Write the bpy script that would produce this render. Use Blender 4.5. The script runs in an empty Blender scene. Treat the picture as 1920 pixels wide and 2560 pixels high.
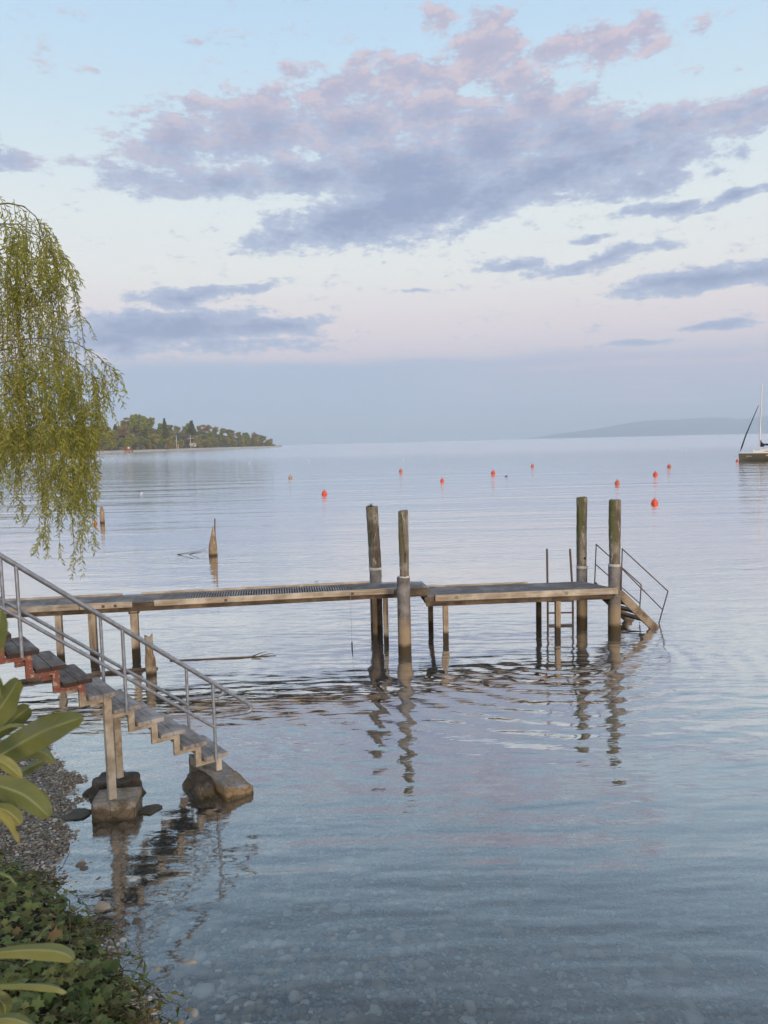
import bpy, math, random
import numpy as np
from math import sin, cos, tan, atan, atan2, pi, radians, sqrt, degrees
from mathutils import Vector, Matrix, noise as mnoise
random.seed(7); rng = np.random.default_rng(11)
C = bpy.context.scene.collection
HAZE = True

# ------------------------------------------------------------------ camera model (used to survey real positions)
F = 1923.0; H = 4.5
PITCH = atan(175 / F); ROLL = radians(1.36)
def ray(px, py):
    u = px - 960; v = py - 1280; c, s = cos(ROLL), sin(ROLL)
    u2 = c*u - s*v; v2 = s*u + c*v; cp, sp = cos(PITCH), sin(PITCH)
    return Vector((u2, F*cp - v2*sp, -F*sp - v2*cp))
def at(px, py, z=0.0):
    r = ray(px, py); return Vector((0, 0, H)) + r*((z - H)/r.z)
def atY(px, py, Y):
    r = ray(px, py); return Vector((0, 0, H)) + r*(Y/r.y)

# ------------------------------------------------------------------ helpers
def tag(o, label=None, cat=None, group=None, kind=None):
    if label: o['label'] = label
    if cat: o['category'] = cat
    if group: o['group'] = group
    if kind: o['kind'] = kind
    return o
def empty(name, loc, label=None, cat=None, group=None):
    o = bpy.data.objects.new(name, None); C.objects.link(o); o.location = loc; o.empty_display_size = .2
    return tag(o, label, cat, group)
def wloc(o):
    v = Vector((0, 0, 0))
    while o is not None: v += o.location; o = o.parent
    return v

class MB:
    def __init__(s): s.v = []; s.f = []; s.sm = []
    def add(s, vs, fs, smooth=False):
        b = len(s.v); s.v += [tuple(v) for v in vs]
        s.f += [tuple(b+i for i in f) for f in fs]; s.sm += [smooth]*len(fs); return s
    def frame(s, o, ax, ay, az, r):   # box from origin, three unit axes and ranges
        o = Vector(o); vs = []
        for k in (0, 1):
            for j in (0, 1):
                for i in (0, 1): vs.append(o + ax*r[i] + ay*r[2+j] + az*r[4+k])
        return s.add(vs, [(0,2,3,1),(4,5,7,6),(0,1,5,4),(2,6,7,3),(0,4,6,2),(1,3,7,5)])
    def box(s, x0, x1, y0, y1, z0, z1):
        return s.frame((0,0,0), Vector((1,0,0)), Vector((0,1,0)), Vector((0,0,1)), (x0,x1,y0,y1,z0,z1))
    def tube(s, pts, rad, n=8, cap=True):
        pts = [Vector(p) for p in pts]; m = len(pts)
        rs = rad if isinstance(rad, (list, tuple)) else [rad]*m
        vs = []; prev = None
        for i, p in enumerate(pts):
            t = (pts[min(i+1, m-1)] - pts[max(i-1, 0)]).normalized()
            if prev is None:
                a = Vector((0, 0, 1)) if abs(t.z) < .9 else Vector((1, 0, 0)); x = t.cross(a).normalized()
            else: x = (prev - t*prev.dot(t)).normalized()
            prev = x; y = t.cross(x)
            for k in range(n):
                a = 2*pi*k/n; vs.append(p + (x*cos(a) + y*sin(a))*rs[i])
        fs = [(i*n+k, i*n+(k+1) % n, (i+1)*n+(k+1) % n, (i+1)*n+k) for i in range(m-1) for k in range(n)]
        s.add(vs, fs, True)
        if cap:
            s.add(vs[:n], [tuple(range(n))[::-1]]); s.add(vs[-n:], [tuple(range(n))])
        return s
    def lathe(s, c, prof, n=20, jit=0.0, seed=0, topjag=0.0):
        vs = []; m = len(prof)
        for i, (r, z) in enumerate(prof):
            for k in range(n):
                a = 2*pi*k/n
                q = mnoise.noise(Vector((cos(a)*1.3+seed, sin(a)*1.3, z*.9+seed)))*jit
                zz = z + (mnoise.noise(Vector((cos(a)*2+seed, sin(a)*2, 9)))*topjag if i >= m-2 else 0)
                vs.append((c[0]+cos(a)*(r+q*(r > .02)), c[1]+sin(a)*(r+q*(r > .02)), c[2]+zz))
        fs = [(i*n+k, i*n+(k+1) % n, (i+1)*n+(k+1) % n, (i+1)*n+k) for i in range(m-1) for k in range(n)]
        s.add(vs, fs, True); s.add(vs[:n], [tuple(range(n))[::-1]]); s.add(vs[-n:], [tuple(range(n))]); return s
    def prism(s, poly, o, ax, az, ay, t0, t1):   # polygon in (ax, az), extruded along ay
        o = Vector(o); n = len(poly)
        vs = [o + ax*a + az*b + ay*t0 for a, b in poly] + [o + ax*a + az*b + ay*t1 for a, b in poly]
        return s.add(vs, [tuple(range(n)), tuple(range(2*n-1, n-1, -1))] + [(i, i+n, (i+1) % n + n, (i+1) % n) for i in range(n)])
    def build(s, name, mat, parent=None, bevel=0.0, loc=None):
        off = wloc(parent) if parent is not None else Vector(loc or (0, 0, 0))
        me = bpy.data.meshes.new(name)
        me.from_pydata([(v[0]-off.x, v[1]-off.y, v[2]-off.z) for v in s.v], [], s.f)
        me.polygons.foreach_set('use_smooth', s.sm); me.update()
        o = bpy.data.objects.new(name, me); C.objects.link(o)
        if parent is not None: o.parent = parent
        else: o.location = off
        if mat: me.materials.append(mat)
        if bevel:
            b = o.modifiers.new('Bevel', 'BEVEL'); b.width = bevel; b.segments = 2; b.limit_method = 'ANGLE'; b.angle_limit = radians(50)
        return o
def npmesh(name, V, Fc, mat, smooth=True, colors=None, loc=(0, 0, 0), parent=None):
    """V (n,3), Fc (m,k) arrays"""
    me = bpy.data.meshes.new(name); V = np.asarray(V, np.float32) - np.array(wloc(parent) if parent is not None else loc, np.float32)
    m, k = Fc.shape
    me.vertices.add(len(V)); me.vertices.foreach_set('co', V.ravel())
    me.loops.add(m*k); me.loops.foreach_set('vertex_index', Fc.ravel().astype(np.int32))
    me.polygons.add(m); me.polygons.foreach_set('loop_start', np.arange(0, m*k, k, dtype=np.int32))
    me.polygons.foreach_set('use_smooth', np.full(m, smooth)); me.update(calc_edges=True); me.validate()
    if colors is not None:
        a = me.color_attributes.new('col', 'FLOAT_COLOR', 'POINT'); a.data.foreach_set('color', colors.astype(np.float32).ravel())
    me.materials.append(mat); o = bpy.data.objects.new(name, me); C.objects.link(o)
    if parent is not None: o.parent = parent
    else: o.location = loc
    return o

# ------------------------------------------------------------------ node helpers
def srgb(r, g, b):
    f = lambda c: (c/255/12.92) if c/255 <= .04045 else ((c/255+.055)/1.055)**2.4
    return (f(r), f(g), f(b), 1)
class NT:
    def __init__(s, nt): s.t = nt
    def n(s, typ, ins=None, **props):
        nd = s.t.nodes.new(typ)
        for k, v in props.items(): setattr(nd, k, v)
        for k, v in (ins or {}).items():
            sk = nd.inputs[k]
            if isinstance(v, bpy.types.NodeSocket): s.t.links.new(v, sk)
            elif isinstance(v, bpy.types.Node): s.t.links.new(v.outputs[0], sk)
            else: sk.default_value = v
        return nd
    def m(s, op, a, b=0.0, c=0.0, clamp=False):
        return s.n('ShaderNodeMath', {0: a, 1: b, 2: c}, operation=op, use_clamp=clamp).outputs[0]
    def vm(s, op, a, b=(0, 0, 0)): 
        nd = s.n('ShaderNodeVectorMath', {0: a, 1: b}, operation=op)
        return nd.outputs[1] if op in ('LENGTH', 'DOT_PRODUCT') else nd.outputs[0]
    def mix(s, f, a, b): 
        nd = s.n('ShaderNodeMix', data_type='RGBA')
        for i, v in ((0, f), (6, a), (7, b)):
            if isinstance(v, bpy.types.NodeSocket): s.t.links.new(v, nd.inputs[i])
            else: nd.inputs[i].default_value = v
        return nd.outputs[2]
    def ramp(s, f, stops, interp='LINEAR'):
        nd = s.n('ShaderNodeValToRGB', {0: f}); r = nd.color_ramp; r.interpolation = interp
        while len(r.elements) < len(stops): r.elements.new(.5)
        for e, (p, c) in zip(r.elements, stops):
            e.position = p; e.color = c if hasattr(c, '__len__') else (c, c, c, 1)
        return nd.outputs[0]
    def noise(s, vec, scale, detail=2, rough=.5, color=False, dist=0):
        nd = s.n('ShaderNodeTexNoise', {'Vector': vec, 'Scale': scale, 'Detail': detail, 'Roughness': rough, 'Distortion': dist})
        return nd.outputs[1] if color else nd.outputs[0]
    def sstep(s, x, lo, hi):
        return s.n('ShaderNodeMapRange', {0: x, 1: lo, 2: hi, 3: 0.0, 4: 1.0}, interpolation_type='SMOOTHSTEP').outputs[0]
    def mapping(s, vec, loc=(0,0,0), rot=(0,0,0), sc=(1,1,1), typ='POINT'):
        return s.n('ShaderNodeMapping', {'Vector': vec, 'Location': loc, 'Rotation': rot, 'Scale': sc}, vector_type=typ).outputs[0]
def material(name):
    m = bpy.data.materials.new(name); m.use_nodes = True; nt = m.node_tree; nt.nodes.clear(); t = NT(nt)
    out = t.n('ShaderNodeOutputMaterial'); return m, t, out
def pbsdf(t, out, col, rough=.7, spec=.3, bump=None, bd=.01, metal=0.0, **kw):
    ins = {'Base Color': col, 'Roughness': rough, 'Specular IOR Level': spec, 'Metallic': metal}
    ins.update(kw)
    if bump is not None: ins['Normal'] = t.n('ShaderNodeBump', {'Height': bump, 'Distance': bd, 'Strength': 1.0}).outputs[0]
    b = t.n('ShaderNodeBsdfPrincipled', ins); t.t.links.new(b.outputs[0], out.inputs[0]); return b

def mat_wood(name, base, dark, light, axis=(1.2, 22, 22), rot=0.0, wet=None, rough=.8, bumpd=.004, paint=None, algae=None):
    m, t, out = material(name)
    P = t.n('ShaderNodeNewGeometry').outputs['Position']
    v = t.mapping(P, rot=(0, 0, -rot)); vg = t.mapping(v, sc=axis)
    g = t.noise(vg, 1.0, 5, .65, dist=.3); big = t.noise(P, 2.3, 3, .6); fine = t.noise(vg, 3.1, 3, .7)
    c = t.mix(t.sstep(g, .3, .7), dark, base); c = t.mix(t.sstep(big, .42, .72), c, light)
    crack = t.sstep(fine, .30, .36); c = t.mix(crack, dark, c)
    if paint:
        pm = t.sstep(t.noise(P, 9, 4, .7), paint[1], paint[1]+.08); c = t.mix(pm, c, paint[0])
    if algae:
        c = algae(t, P, c)
    if wet:
        z = t.n('ShaderNodeSeparateXYZ', {0: P}).outputs[2]
        zz = t.m('ADD', z, t.m('MULTIPLY', t.m('SUBTRACT', big, .5), wet[1]))
        wm = t.sstep(zz, wet[0], wet[0]-.12); c = t.mix(wm, c, wet[2])
    h = t.m('ADD', g, t.m('MULTIPLY', crack, .5))
    pbsdf(t, out, c, rough, .25, h, bumpd); return m
def mat_simple(name, col, rough=.6, spec=.4, var=0.0, vs=5.0, metal=0.0, bump=0.0, col2=None):
    m, t, out = material(name); P = t.n('ShaderNodeNewGeometry').outputs['Position']
    n = t.noise(P, vs, 4, .6)
    c2 = col2 or tuple([x*(1-var) for x in col[:3]]+[1]); c = t.mix(t.sstep(n, .35, .65), col, c2)
    pbsdf(t, out, c, rough, spec, n if bump else None, bump, metal); return m
def L(r, g, b): return (r, g, b, 1)
def mat_leaf(name, cols, rough=.45, trans=.35, tcol=(.25, .35, .05, 1), spec=.4, nscale=3.0, vein=False):
    m, t, out = material(name)
    att = t.n('ShaderNodeAttribute', attribute_name='col').outputs[0]
    P = t.n('ShaderNodeNewGeometry').outputs['Position']
    r = t.n('ShaderNodeSeparateColor', {0: att}).outputs[0]
    c = t.ramp(r, [(i/(len(cols)-1), x) for i, x in enumerate(cols)])
    c = t.mix(t.m('MULTIPLY', t.sstep(t.noise(P, nscale, 3), .35, .65), .35), c, cols[-1])
    if vein:
        g = t.n('ShaderNodeSeparateColor', {0: att}).outputs[1]
        bq = t.n('ShaderNodeSeparateColor', {0: att}).outputs[2]; sv = t.m('ABSOLUTE', t.m('SUBTRACT', t.m('FRACT', bq), .5))
        c = t.mix(t.m('MULTIPLY', t.sstep(sv, .09, .0), .55), c, L(.17, .20, .085))
        c = t.mix(t.m('MULTIPLY', t.sstep(g, .86, .97), .7), c, L(.30, .34, .15))
        bl = t.noise(P, 42, 5, .7); c = t.mix(t.m('MULTIPLY', t.sstep(bl, .62, .70), .75), c, L(.12, .075, .035))
        c = t.mix(t.m('MULTIPLY', t.sstep(t.noise(P, 17, 3), .5, .68), .5), c, L(.15, .16, .09))
    pb = t.n('ShaderNodeBsdfPrincipled', {'Base Color': c, 'Roughness': rough, 'Specular IOR Level': spec})
    tr = t.n('ShaderNodeBsdfTranslucent', {'Color': t.mix(.5, c, tcol)})
    mx = t.n('ShaderNodeMixShader', {0: trans, 1: pb.outputs[0], 2: tr.outputs[0]})
    t.t.links.new(mx.outputs[0], out.inputs[0]); return m

# ------------------------------------------------------------------ world: dusk sky with clouds, a function of direction only
def build_world():
    w = bpy.data.worlds.new('World'); bpy.context.scene.world = w; w.use_nodes = True
    nt = w.node_tree; nt.nodes.clear(); t = NT(nt)
    out = t.n('ShaderNodeOutputWorld'); bg = t.n('ShaderNodeBackground'); nt.links.new(bg.outputs[0], out.inputs[0])
    D = t.vm('NORMALIZE', t.n('ShaderNodeTexCoord').outputs['Generated'])
    x, y, z = t.n('ShaderNodeSeparateXYZ', {0: D}).outputs
    el = t.m('DEGREES', t.m('ARCSINE', z)); az = t.m('DEGREES', t.m('ARCTAN2', x, y))
    stops = [(-5, (172,187,211)), (0, (172,187,211)), (2.5, (171,187,211)), (5.0, (190,193,210)), (6.6, (218,208,215)), (8, (227,216,219)),
             (9.8, (231,225,224)), (12, (232,233,230)), (16, (225,233,234)), (21, (205,225,236)), (26, (190,217,238)), (31, (177,210,238)),
             (45, (164,197,230)), (65, (140,176,218)), (90, (120,160,208))]
    base = t.ramp(t.n('ShaderNodeMapRange', {0: el, 1: -5.0, 2: 90.0, 3: 0.0, 4: 1.0}).outputs[0], [((e+5)/95, srgb(*c)) for e, c in stops])
    A = t.n('ShaderNodeCombineXYZ', {0: az, 1: el, 2: 0.0}).outputs[0]
    # cloud banks: soft ellipses (az, el) broken up by noise
    def dir_(px, py):
        r = ray(px, py).normalized(); return degrees(atan2(r.x, r.y)), degrees(math.asin(r.z))
    K = 1920/1659.; E_ = [  # x, y, rx, ry (in photo px / K), rot deg (up to the right +), strength
        (430,225,75,22,4,.55),(560,235,110,28,12,.7),(720,190,110,38,10,.95),(900,165,120,38,6,.95),(1050,105,110,50,0,.95),(1200,105,90,30,8,.75),
        (1310,95,80,32,0,.75),(1395,68,48,38,0,.75),(950,38,42,32,0,.6),(1055,45,55,30,0,.7),(1500,55,45,24,0,.32),(640,150,70,16,5,.5),
        (780,125,90,16,6,.45),(1110,170,70,50,0,.7),(380,310,110,70,5,.9),(560,280,170,75,8,1.05),(760,270,150,80,5,1.05),(930,250,110,55,0,.85),
        (330,395,130,32,0,.75),(480,395,160,30,0,.9),(660,380,190,38,0,1.05),(880,370,230,75,0,1.25),(1060,310,150,80,0,1.15),(1150,225,80,42,0,.95),
        (1250,215,60,45,0,.75),(1230,290,150,75,0,1.1),(1330,330,190,60,5,1.0),(1400,275,110,36,0,1.0),(1200,370,190,55,8,1.2),(1480,330,90,35,0,.75),(1470,270,80,32,5,.8),
        (900,440,260,75,8,1.3),(760,475,200,55,10,1.15),(640,515,150,28,8,.9),(1050,430,170,48,12,1.1),(1380,390,120,36,5,.8),
        (1590,250,90,34,8,.85),(1645,235,60,45,0,.85),(1600,325,35,16,0,.6),(1545,375,40,14,10,.55),
        (1280,515,60,13,5,.75),(1120,575,90,17,0,.8),(1300,560,170,20,6,.85),(1530,603,210,26,2,1.2),(1660,585,120,24,0,1.1),
        (1430,452,95,16,3,.9),(1590,428,100,15,8,.9),(400,640,130,24,4,.95),(520,625,110,16,8,.8),(890,632,70,9,0,.45),
        (360,710,260,38,3,1.25),(560,708,170,22,2,1.1),(230,740,160,30,0,1.0),(480,752,280,16,2,.6),
        (1530,702,95,9,3,.8),(1370,742,90,9,0,.7),(20,345,75,24,0,.8),(200,350,90,20,0,.35),(170,148,40,12,0,.28),(425,90,48,12,0,.3)]
    grp = bpy.data.node_groups.new('cloud_field', 'ShaderNodeTree')
    grp.interface.new_socket('P', in_out='INPUT', socket_type='NodeSocketVector'); grp.interface.new_socket('d', in_out='OUTPUT', socket_type='NodeSocketFloat')
    g = NT(grp); gi = g.n('NodeGroupInput'); go = g.n('NodeGroupOutput')
    P = gi.outputs[0]
    Ps = g.mapping(P, sc=(.55, 1.25, 1))
    wv = g.n('ShaderNodeTexNoise', {'Vector': Ps, 'Scale': .55, 'Detail': 2.0}).outputs[1]
    wv = g.vm('MULTIPLY', g.vm('SUBTRACT', wv, (.5, .5, .5)), (3.2, 1.5, 0))
    Q = g.n('ShaderNodeVectorMath', {0: g.vm('ADD', P, wv), 1: (1, 1, 0), 2: (0, 0, 1)}, operation='MULTIPLY_ADD').outputs[0]   # homogeneous (az, el, 1)
    acc = None
    for i, (cx, cy, rx, ry, rot, st) in enumerate(E_):
        a0, e0 = dir_(cx*K, cy*K); dpp = degrees(1/F)*K*cos(radians(e0))**.5; ca, sa = cos(radians(rot)), sin(radians(rot))
        kx = 1/(rx*dpp*1.22); ky = 1/(ry*dpp*1.28)
        if acc is not None and i % 5 == 0: Q = g.n('ShaderNodeVectorMath', {0: acc, 1: (1e-7, 0, 0), 2: Q}, operation='MULTIPLY_ADD').outputs[0]   # keeps evaluation in order
        u = g.vm('DOT_PRODUCT', Q, (ca*kx, sa*kx, -(ca*a0+sa*e0)*kx)); v = g.vm('DOT_PRODUCT', Q, (-sa*ky, ca*ky, (sa*a0-ca*e0)*ky))
        q = g.m('MULTIPLY_ADD', g.m('SQRT', g.m('MULTIPLY_ADD', u, u, g.m('MULTIPLY', v, v))), -st, st)
        acc = q if acc is None else g.m('SMOOTH_MAX', acc, q, .22)
    side = g.sstep(g.m('ABSOLUTE', g.n('ShaderNodeSeparateXYZ', {0: P}).outputs[0]), 31., 55.)
    ot = g.m('MULTIPLY', g.m('SUBTRACT', g.noise(g.mapping(P, sc=(.05, .12, 1)), 1.0, 2, .55), .48), g.m('MULTIPLY', side, 5.0))
    acc = g.m('MAXIMUM', acc, ot)
    d = acc
    grp.links.new(d, go.inputs[0])
    nd = t.n('ShaderNodeGroup', node_tree=grp); nt.links.new(A, nd.inputs[0]); acc = nd.outputs[0]
    fb = lambda v, dt: t.noise(t.mapping(v, sc=(.55, 1.0, 1)), .85, dt, .66)
    fbm = fb(A, 5.0); fup = fb(t.vm('ADD', A, (.15, .55, 0)), 3.0)
    fb2 = t.noise(t.mapping(A, loc=(7, 3, 0), sc=(.5, .9, 1)), .32, 2, .5)
    d0 = t.m('ADD', acc, t.m('ADD', t.m('MULTIPLY', t.m('SUBTRACT', fbm, .5), 1.4), t.m('MULTIPLY', t.m('SUBTRACT', fb2, .5), .40)))
    fn = t.noise(t.mapping(A, loc=(2, 9, 0), sc=(1.0, 2.6, 1)), 1.5, 5, .65)
    d0 = t.m('ADD', d0, t.m('MULTIPLY', t.m('SUBTRACT', fn, .5), .75))
    cov = t.sstep(d0, .08, .46)
    lit = t.m('MULTIPLY', t.m('MULTIPLY', t.sstep(t.m('SUBTRACT', fbm, fup), -.06, .14), t.sstep(el, 14., 25.)), t.sstep(d0, 1.15, .45))
    thick = t.sstep(d0, .25, 1.15)
    cl = t.mix(thick, srgb(175, 188, 213), srgb(135, 151, 187))
    hi = t.sstep(t.m('MULTIPLY_ADD', t.m('SUBTRACT', fbm, .5), 16.0, el), 17., 26.)
    cl = t.mix(t.m('MULTIPLY', hi, t.m('SUBTRACT', 1.0, t.m('MULTIPLY', thick, .35))), cl, srgb(183, 179, 200))
    cl = t.mix(t.m('MULTIPLY', lit, .5), cl, srgb(228, 207, 209))
    c = t.mix(t.m('MULTIPLY', cov, .93), base, cl)
    # long low bank over the far shore
    bn = t.noise(t.mapping(A, sc=(.10, .5, 1)), 1.0, 3, .6)
    top = t.m('ADD', t.m('MULTIPLY', t.m('SUBTRACT', bn, .5), 1.6), 5.9)
    top = t.m('SUBTRACT', top, t.m('MULTIPLY', t.sstep(az, 10., 30.), .5))
    bm = t.sstep(el, t.m('ADD', top, .45), t.m('SUBTRACT', top, .45))
    bc = t.mix(t.sstep(az, -5., 24.), srgb(170, 186, 211), srgb(188, 188, 209))
    bc = t.mix(t.sstep(el, 4., 0.), bc, srgb(168, 185, 212))
    streak = t.sstep(t.noise(t.mapping(A, loc=(3, 0, 0), sc=(.09, 1.1, 1)), 1.0, 2, .6), .50, .68)
    bc = t.mix(t.m('MULTIPLY', streak, t.m('MULTIPLY', t.sstep(az, 0., 20.), .55)), bc, srgb(215, 200, 208))
    c = t.mix(t.m('MULTIPLY', bm, .9), c, bc)
    # afterglow behind the camera, where the sun is going down
    sd = SUNDIR
    gl = t.vm('DOT_PRODUCT', D, tuple(sd)); gl = t.m('POWER', t.m('MAXIMUM', gl, 0.0), 5.0)
    c = t.mix(t.m('MULTIPLY', gl, .85), c, (1.5, 1.05, .68, 1))
    nt.links.new(c, bg.inputs[0]); bg.inputs[1].default_value = 1.0
    w.cycles.sampling_method = 'MANUAL'; w.cycles.sample_map_resolution = 512
SUN_AZ, SUN_EL = radians(158), radians(9)
SUNDIR = Vector((sin(SUN_AZ)*cos(SUN_EL), cos(SUN_AZ)*cos(SUN_EL), sin(SUN_EL)))
build_world()
sl = bpy.data.lights.new('sun', 'SUN'); sl.energy = 2.0; sl.angle = radians(14); sl.color = (1.0, .85, .70)
so = bpy.data.objects.new('sun', sl); C.objects.link(so); so.rotation_euler = SUNDIR.to_track_quat('Z', 'Y').to_euler(); so.location = (3, -5, 12)

# ------------------------------------------------------------------ camera
cam = bpy.data.cameras.new('camera'); co = bpy.data.objects.new('camera', cam); C.objects.link(co)
fw = ray(960, 1280).normalized(); rt = (ray(961, 1280) - ray(960, 1280)).normalized(); up = (ray(960, 1279) - ray(960, 1280)).normalized()
co.matrix_world = Matrix(((rt.x, up.x, -fw.x, 0), (rt.y, up.y, -fw.y, 0), (rt.z, up.z, -fw.z, H), (0, 0, 0, 1)))
cam.sensor_fit = 'VERTICAL'; cam.sensor_height = 36; cam.lens = 36*F/2560; cam.clip_end = 60000; cam.clip_start = .05
cam.dof.use_dof = True; cam.dof.focus_distance = 14; cam.dof.aperture_fstop = 11
bpy.context.scene.camera = co
sc = bpy.context.scene
sc.view_settings.view_transform = 'Standard'; sc.view_settings.look = 'None'; sc.view_settings.exposure = .11; sc.view_settings.gamma = 1
sc.cycles.max_bounces = 5; sc.cycles.diffuse_bounces = 2; sc.cycles.glossy_bounces = 3; sc.cycles.transmission_bounces = 2; sc.cycles.transparent_max_bounces = 8; sc.cycles.use_adaptive_sampling = True; sc.cycles.adaptive_threshold = .035; sc.cycles.volume_bounces = 1
sc.cycles.caustics_reflective = False; sc.cycles.caustics_refractive = False; sc.cycles.sample_clamp_indirect = 4

# ------------------------------------------------------------------ shoreline and lake bed
SHORE = [(-300, 90), (-40, 26), (-14, 17), (-9, 13.6), (-6.6, 12.1), (-5.3, 11.4), (-4.45, 10.4), (-4.0, 9.2), (-3.75, 8.4), (-3.5, 7.7), (-3.1, 7.05), (-2.4, 6.3), (-1.9, 5.6),
         (-1.0, 4.1), (1, 3.0), (5, 2.4), (40, -4), (300, -30)]
S_ = np.array(SHORE, float); POLY = np.vstack([S_, [(300, -300), (-300, -300)]])
def sdist(X, Y):
    """signed distance to the shoreline, + over water"""
    p = np.stack([X, Y], -1); best = np.full(X.shape, 1e9)
    for a, b in zip(S_[:-1], S_[1:]):
        ab = b-a; tt = np.clip(((p-a)@ab)/(ab@ab), 0, 1); d = np.linalg.norm(p-a-tt[..., None]*ab, axis=-1); best = np.minimum(best, d)
    ins = np.zeros(X.shape, bool); n = len(POLY)
    for i in range(n):
        x1, y1 = POLY[i]; x2, y2 = POLY[(i+1) % n]
        if y1 == y2: continue
        c = ((y1 > Y) != (y2 > Y)) & (X < (x2-x1)*(Y-y1)/(y2-y1)+x1); ins ^= c
    return np.where(ins, -best, best)
def wob(X, Y): return .13*np.sin(X*3.1+Y*1.7)*np.sin(Y*2.3-X)+.07*np.sin(X*7.3-Y*5.1)+.04*np.sin(X*13+Y*17)
def bedz(X, Y):
    d = sdist(X, Y) + wob(X, Y)
    return np.where(d > 0, -(.10*np.minimum(d, 3)+.15*np.clip(d-3, 0, 20)+.02*np.clip(d-23, 0, 100)), np.minimum(-.10*d, 1.6+.01*-d))
def grid(xs, ys):
    X, Y = np.meshgrid(xs, ys, indexing='xy'); nx, ny = len(xs), len(ys)
    i = np.arange(nx*ny).reshape(ny, nx); Fc = np.stack([i[:-1, :-1], i[:-1, 1:], i[1:, 1:], i[1:, :-1]], -1).reshape(-1, 4)
    return X.ravel(), Y.ravel(), Fc
def graded(a, b, st, far, gr=1.35):
    c = list(np.arange(a, b+1e-6, st)); s = st; v = b
    while v < far: s *= gr; v += s; c.append(v)
    s = st; v = a
    while v > -far: s *= gr; v -= s; c.insert(0, v)
    return np.array(c)
X, Y, Fc = grid(graded(-9, 8, .125, 30000), graded(2.5, 14, .125, 30000))
Z = bedz(X, Y)
m_g, t, out = material('gravel_bed')
P = t.n('ShaderNodeNewGeometry').outputs['Position']
vor = t.n('ShaderNodeTexVoronoi', {'Vector': P, 'Scale': 26.0, 'Randomness': 1.0}); vcol = vor.outputs['Color']; vd = vor.outputs['Distance']
vb = t.n('ShaderNodeTexVoronoi', {'Vector': P, 'Scale': 9.0}); r1 = t.n('ShaderNodeSeparateColor', {0: vcol}).outputs[0]; r2 = t.n('ShaderNodeSeparateColor', {0: vb.outputs['Color']}).outputs[1]
c = t.ramp(r1, [(0, L(.09, .08, .065)), (.35, L(.20, .18, .15)), (.7, L(.33, .30, .25)), (1, L(.48, .45, .39))])
c2 = t.ramp(r2, [(0, L(.15, .145, .12)), (.5, L(.29, .275, .23)), (1, L(.44, .42, .36))])
c = t.mix(.45, c, c2); c = t.mix(t.sstep(t.noise(P, .8, 3), .4, .65), c, L(.22, .21, .165))
c = t.mix(t.sstep(vd, .35, .75), c, L(.07, .065, .055))
pbsdf(t, out, c, .75, .3, t.m('MULTIPLY', vd, -1.0), .012)
g0 = npmesh('ground', np.stack([X, Y, Z], -1), Fc, m_g); tag(g0, kind='structure')

# ------------------------------------------------------------------ water
m_w, t, out = material('lake_water')
P = t.n('ShaderNodeNewGeometry').outputs['Position']; N0 = t.n('ShaderNodeNewGeometry').outputs['Normal']
px_, py_, pz_ = t.n('ShaderNodeSeparateXYZ', {0: P}).outputs
def fnoise(rot, scx, scy, det, amp, rough=.5, dist=0.0, seed=0.0):
    v = t.mapping(P, loc=(seed, seed*.7, 0), rot=(0, 0, radians(rot)), sc=(scx, scy, 1))
    return t.m('MULTIPLY', t.m('SUBTRACT', t.noise(v, 1.0, det, rough, dist=dist), .5), amp)
def bands(rot, lam, amp, warp, wsc, seed=0):
    """travelling ripples: crests along a rotated axis, warped"""
    v = t.mapping(P, rot=(0, 0, radians(rot))); yy = t.n('ShaderNodeSeparateXYZ', {0: v}).outputs[1]
    nz = t.m('MULTIPLY', t.noise(t.mapping(v, loc=(seed, 0, 0), sc=(wsc, wsc*1.6, 1)), 1.0, 2), warp)
    return t.m('MULTIPLY', t.m('SINE', t.m('MULTIPLY', t.m('ADD', yy, nz), 2*pi/lam)), amp)
def rings(cx, cy, lam, amp, r0, r1):
    d = t.vm('LENGTH', t.vm('MULTIPLY', t.vm('SUBTRACT', P, (cx, cy, 0)), (1, 1, 0)))
    nz = t.m('MULTIPLY', t.noise(t.mapping(P, sc=(.5, .5, 1)), 1.0, 2), .55)
    fall = t.m('MULTIPLY', t.sstep(d, r1, r1*.45), t.sstep(d, r0*.3, r0))
    return t.m('MULTIPLY', t.m('MULTIPLY', t.m('SINE', t.m('MULTIPLY', t.m('ADD', d, nz), 2*pi/lam)), amp), fall)
patch = t.sstep(t.noise(t.mapping(P, sc=(.05, .22, 1)), 1.0, 3, .6), .38, .62)
patch = t.m('MULTIPLY_ADD', patch, .75, .4)
calm = t.m('MULTIPLY_ADD', t.sstep(py_, 6.5, 11.), .6, .4)
h = fnoise(-14, .75, 2.4, 2, .0105, .45, .3)
h = t.m('ADD', h, fnoise(-24, 2.0, 6.5, 3, .0062, .55, .4, 5.0))
h = t.m('ADD', h, bands(-20, .52, .0011, .9, .35))
h = t.m('MULTIPLY', h, calm)
h = t.m('ADD', h, t.m('MULTIPLY', fnoise(6, .22, .95, 3, .045, .55, 0, 2.0), t.m('MULTIPLY_ADD', t.sstep(py_, 60., 24.), .62, .38)))
farw = t.sstep(py_, 18., 60.)
h = t.m('ADD', h, t.m('MULTIPLY', fnoise(4, .03, .22, 2, .20, .6, 0, 12.0), farw))
mid = t.m('MULTIPLY', t.sstep(py_, 9., 12.), t.sstep(py_, 45., 16.))
h = t.m('ADD', h, t.m('MULTIPLY', rings(3.4, 15.6, .52, .0044, 1.2, 11.0), t.m('MULTIPLY', t.sstep(py_, 8.5, 12.0), t.sstep(py_, 17.2, 15.2))))
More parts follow.
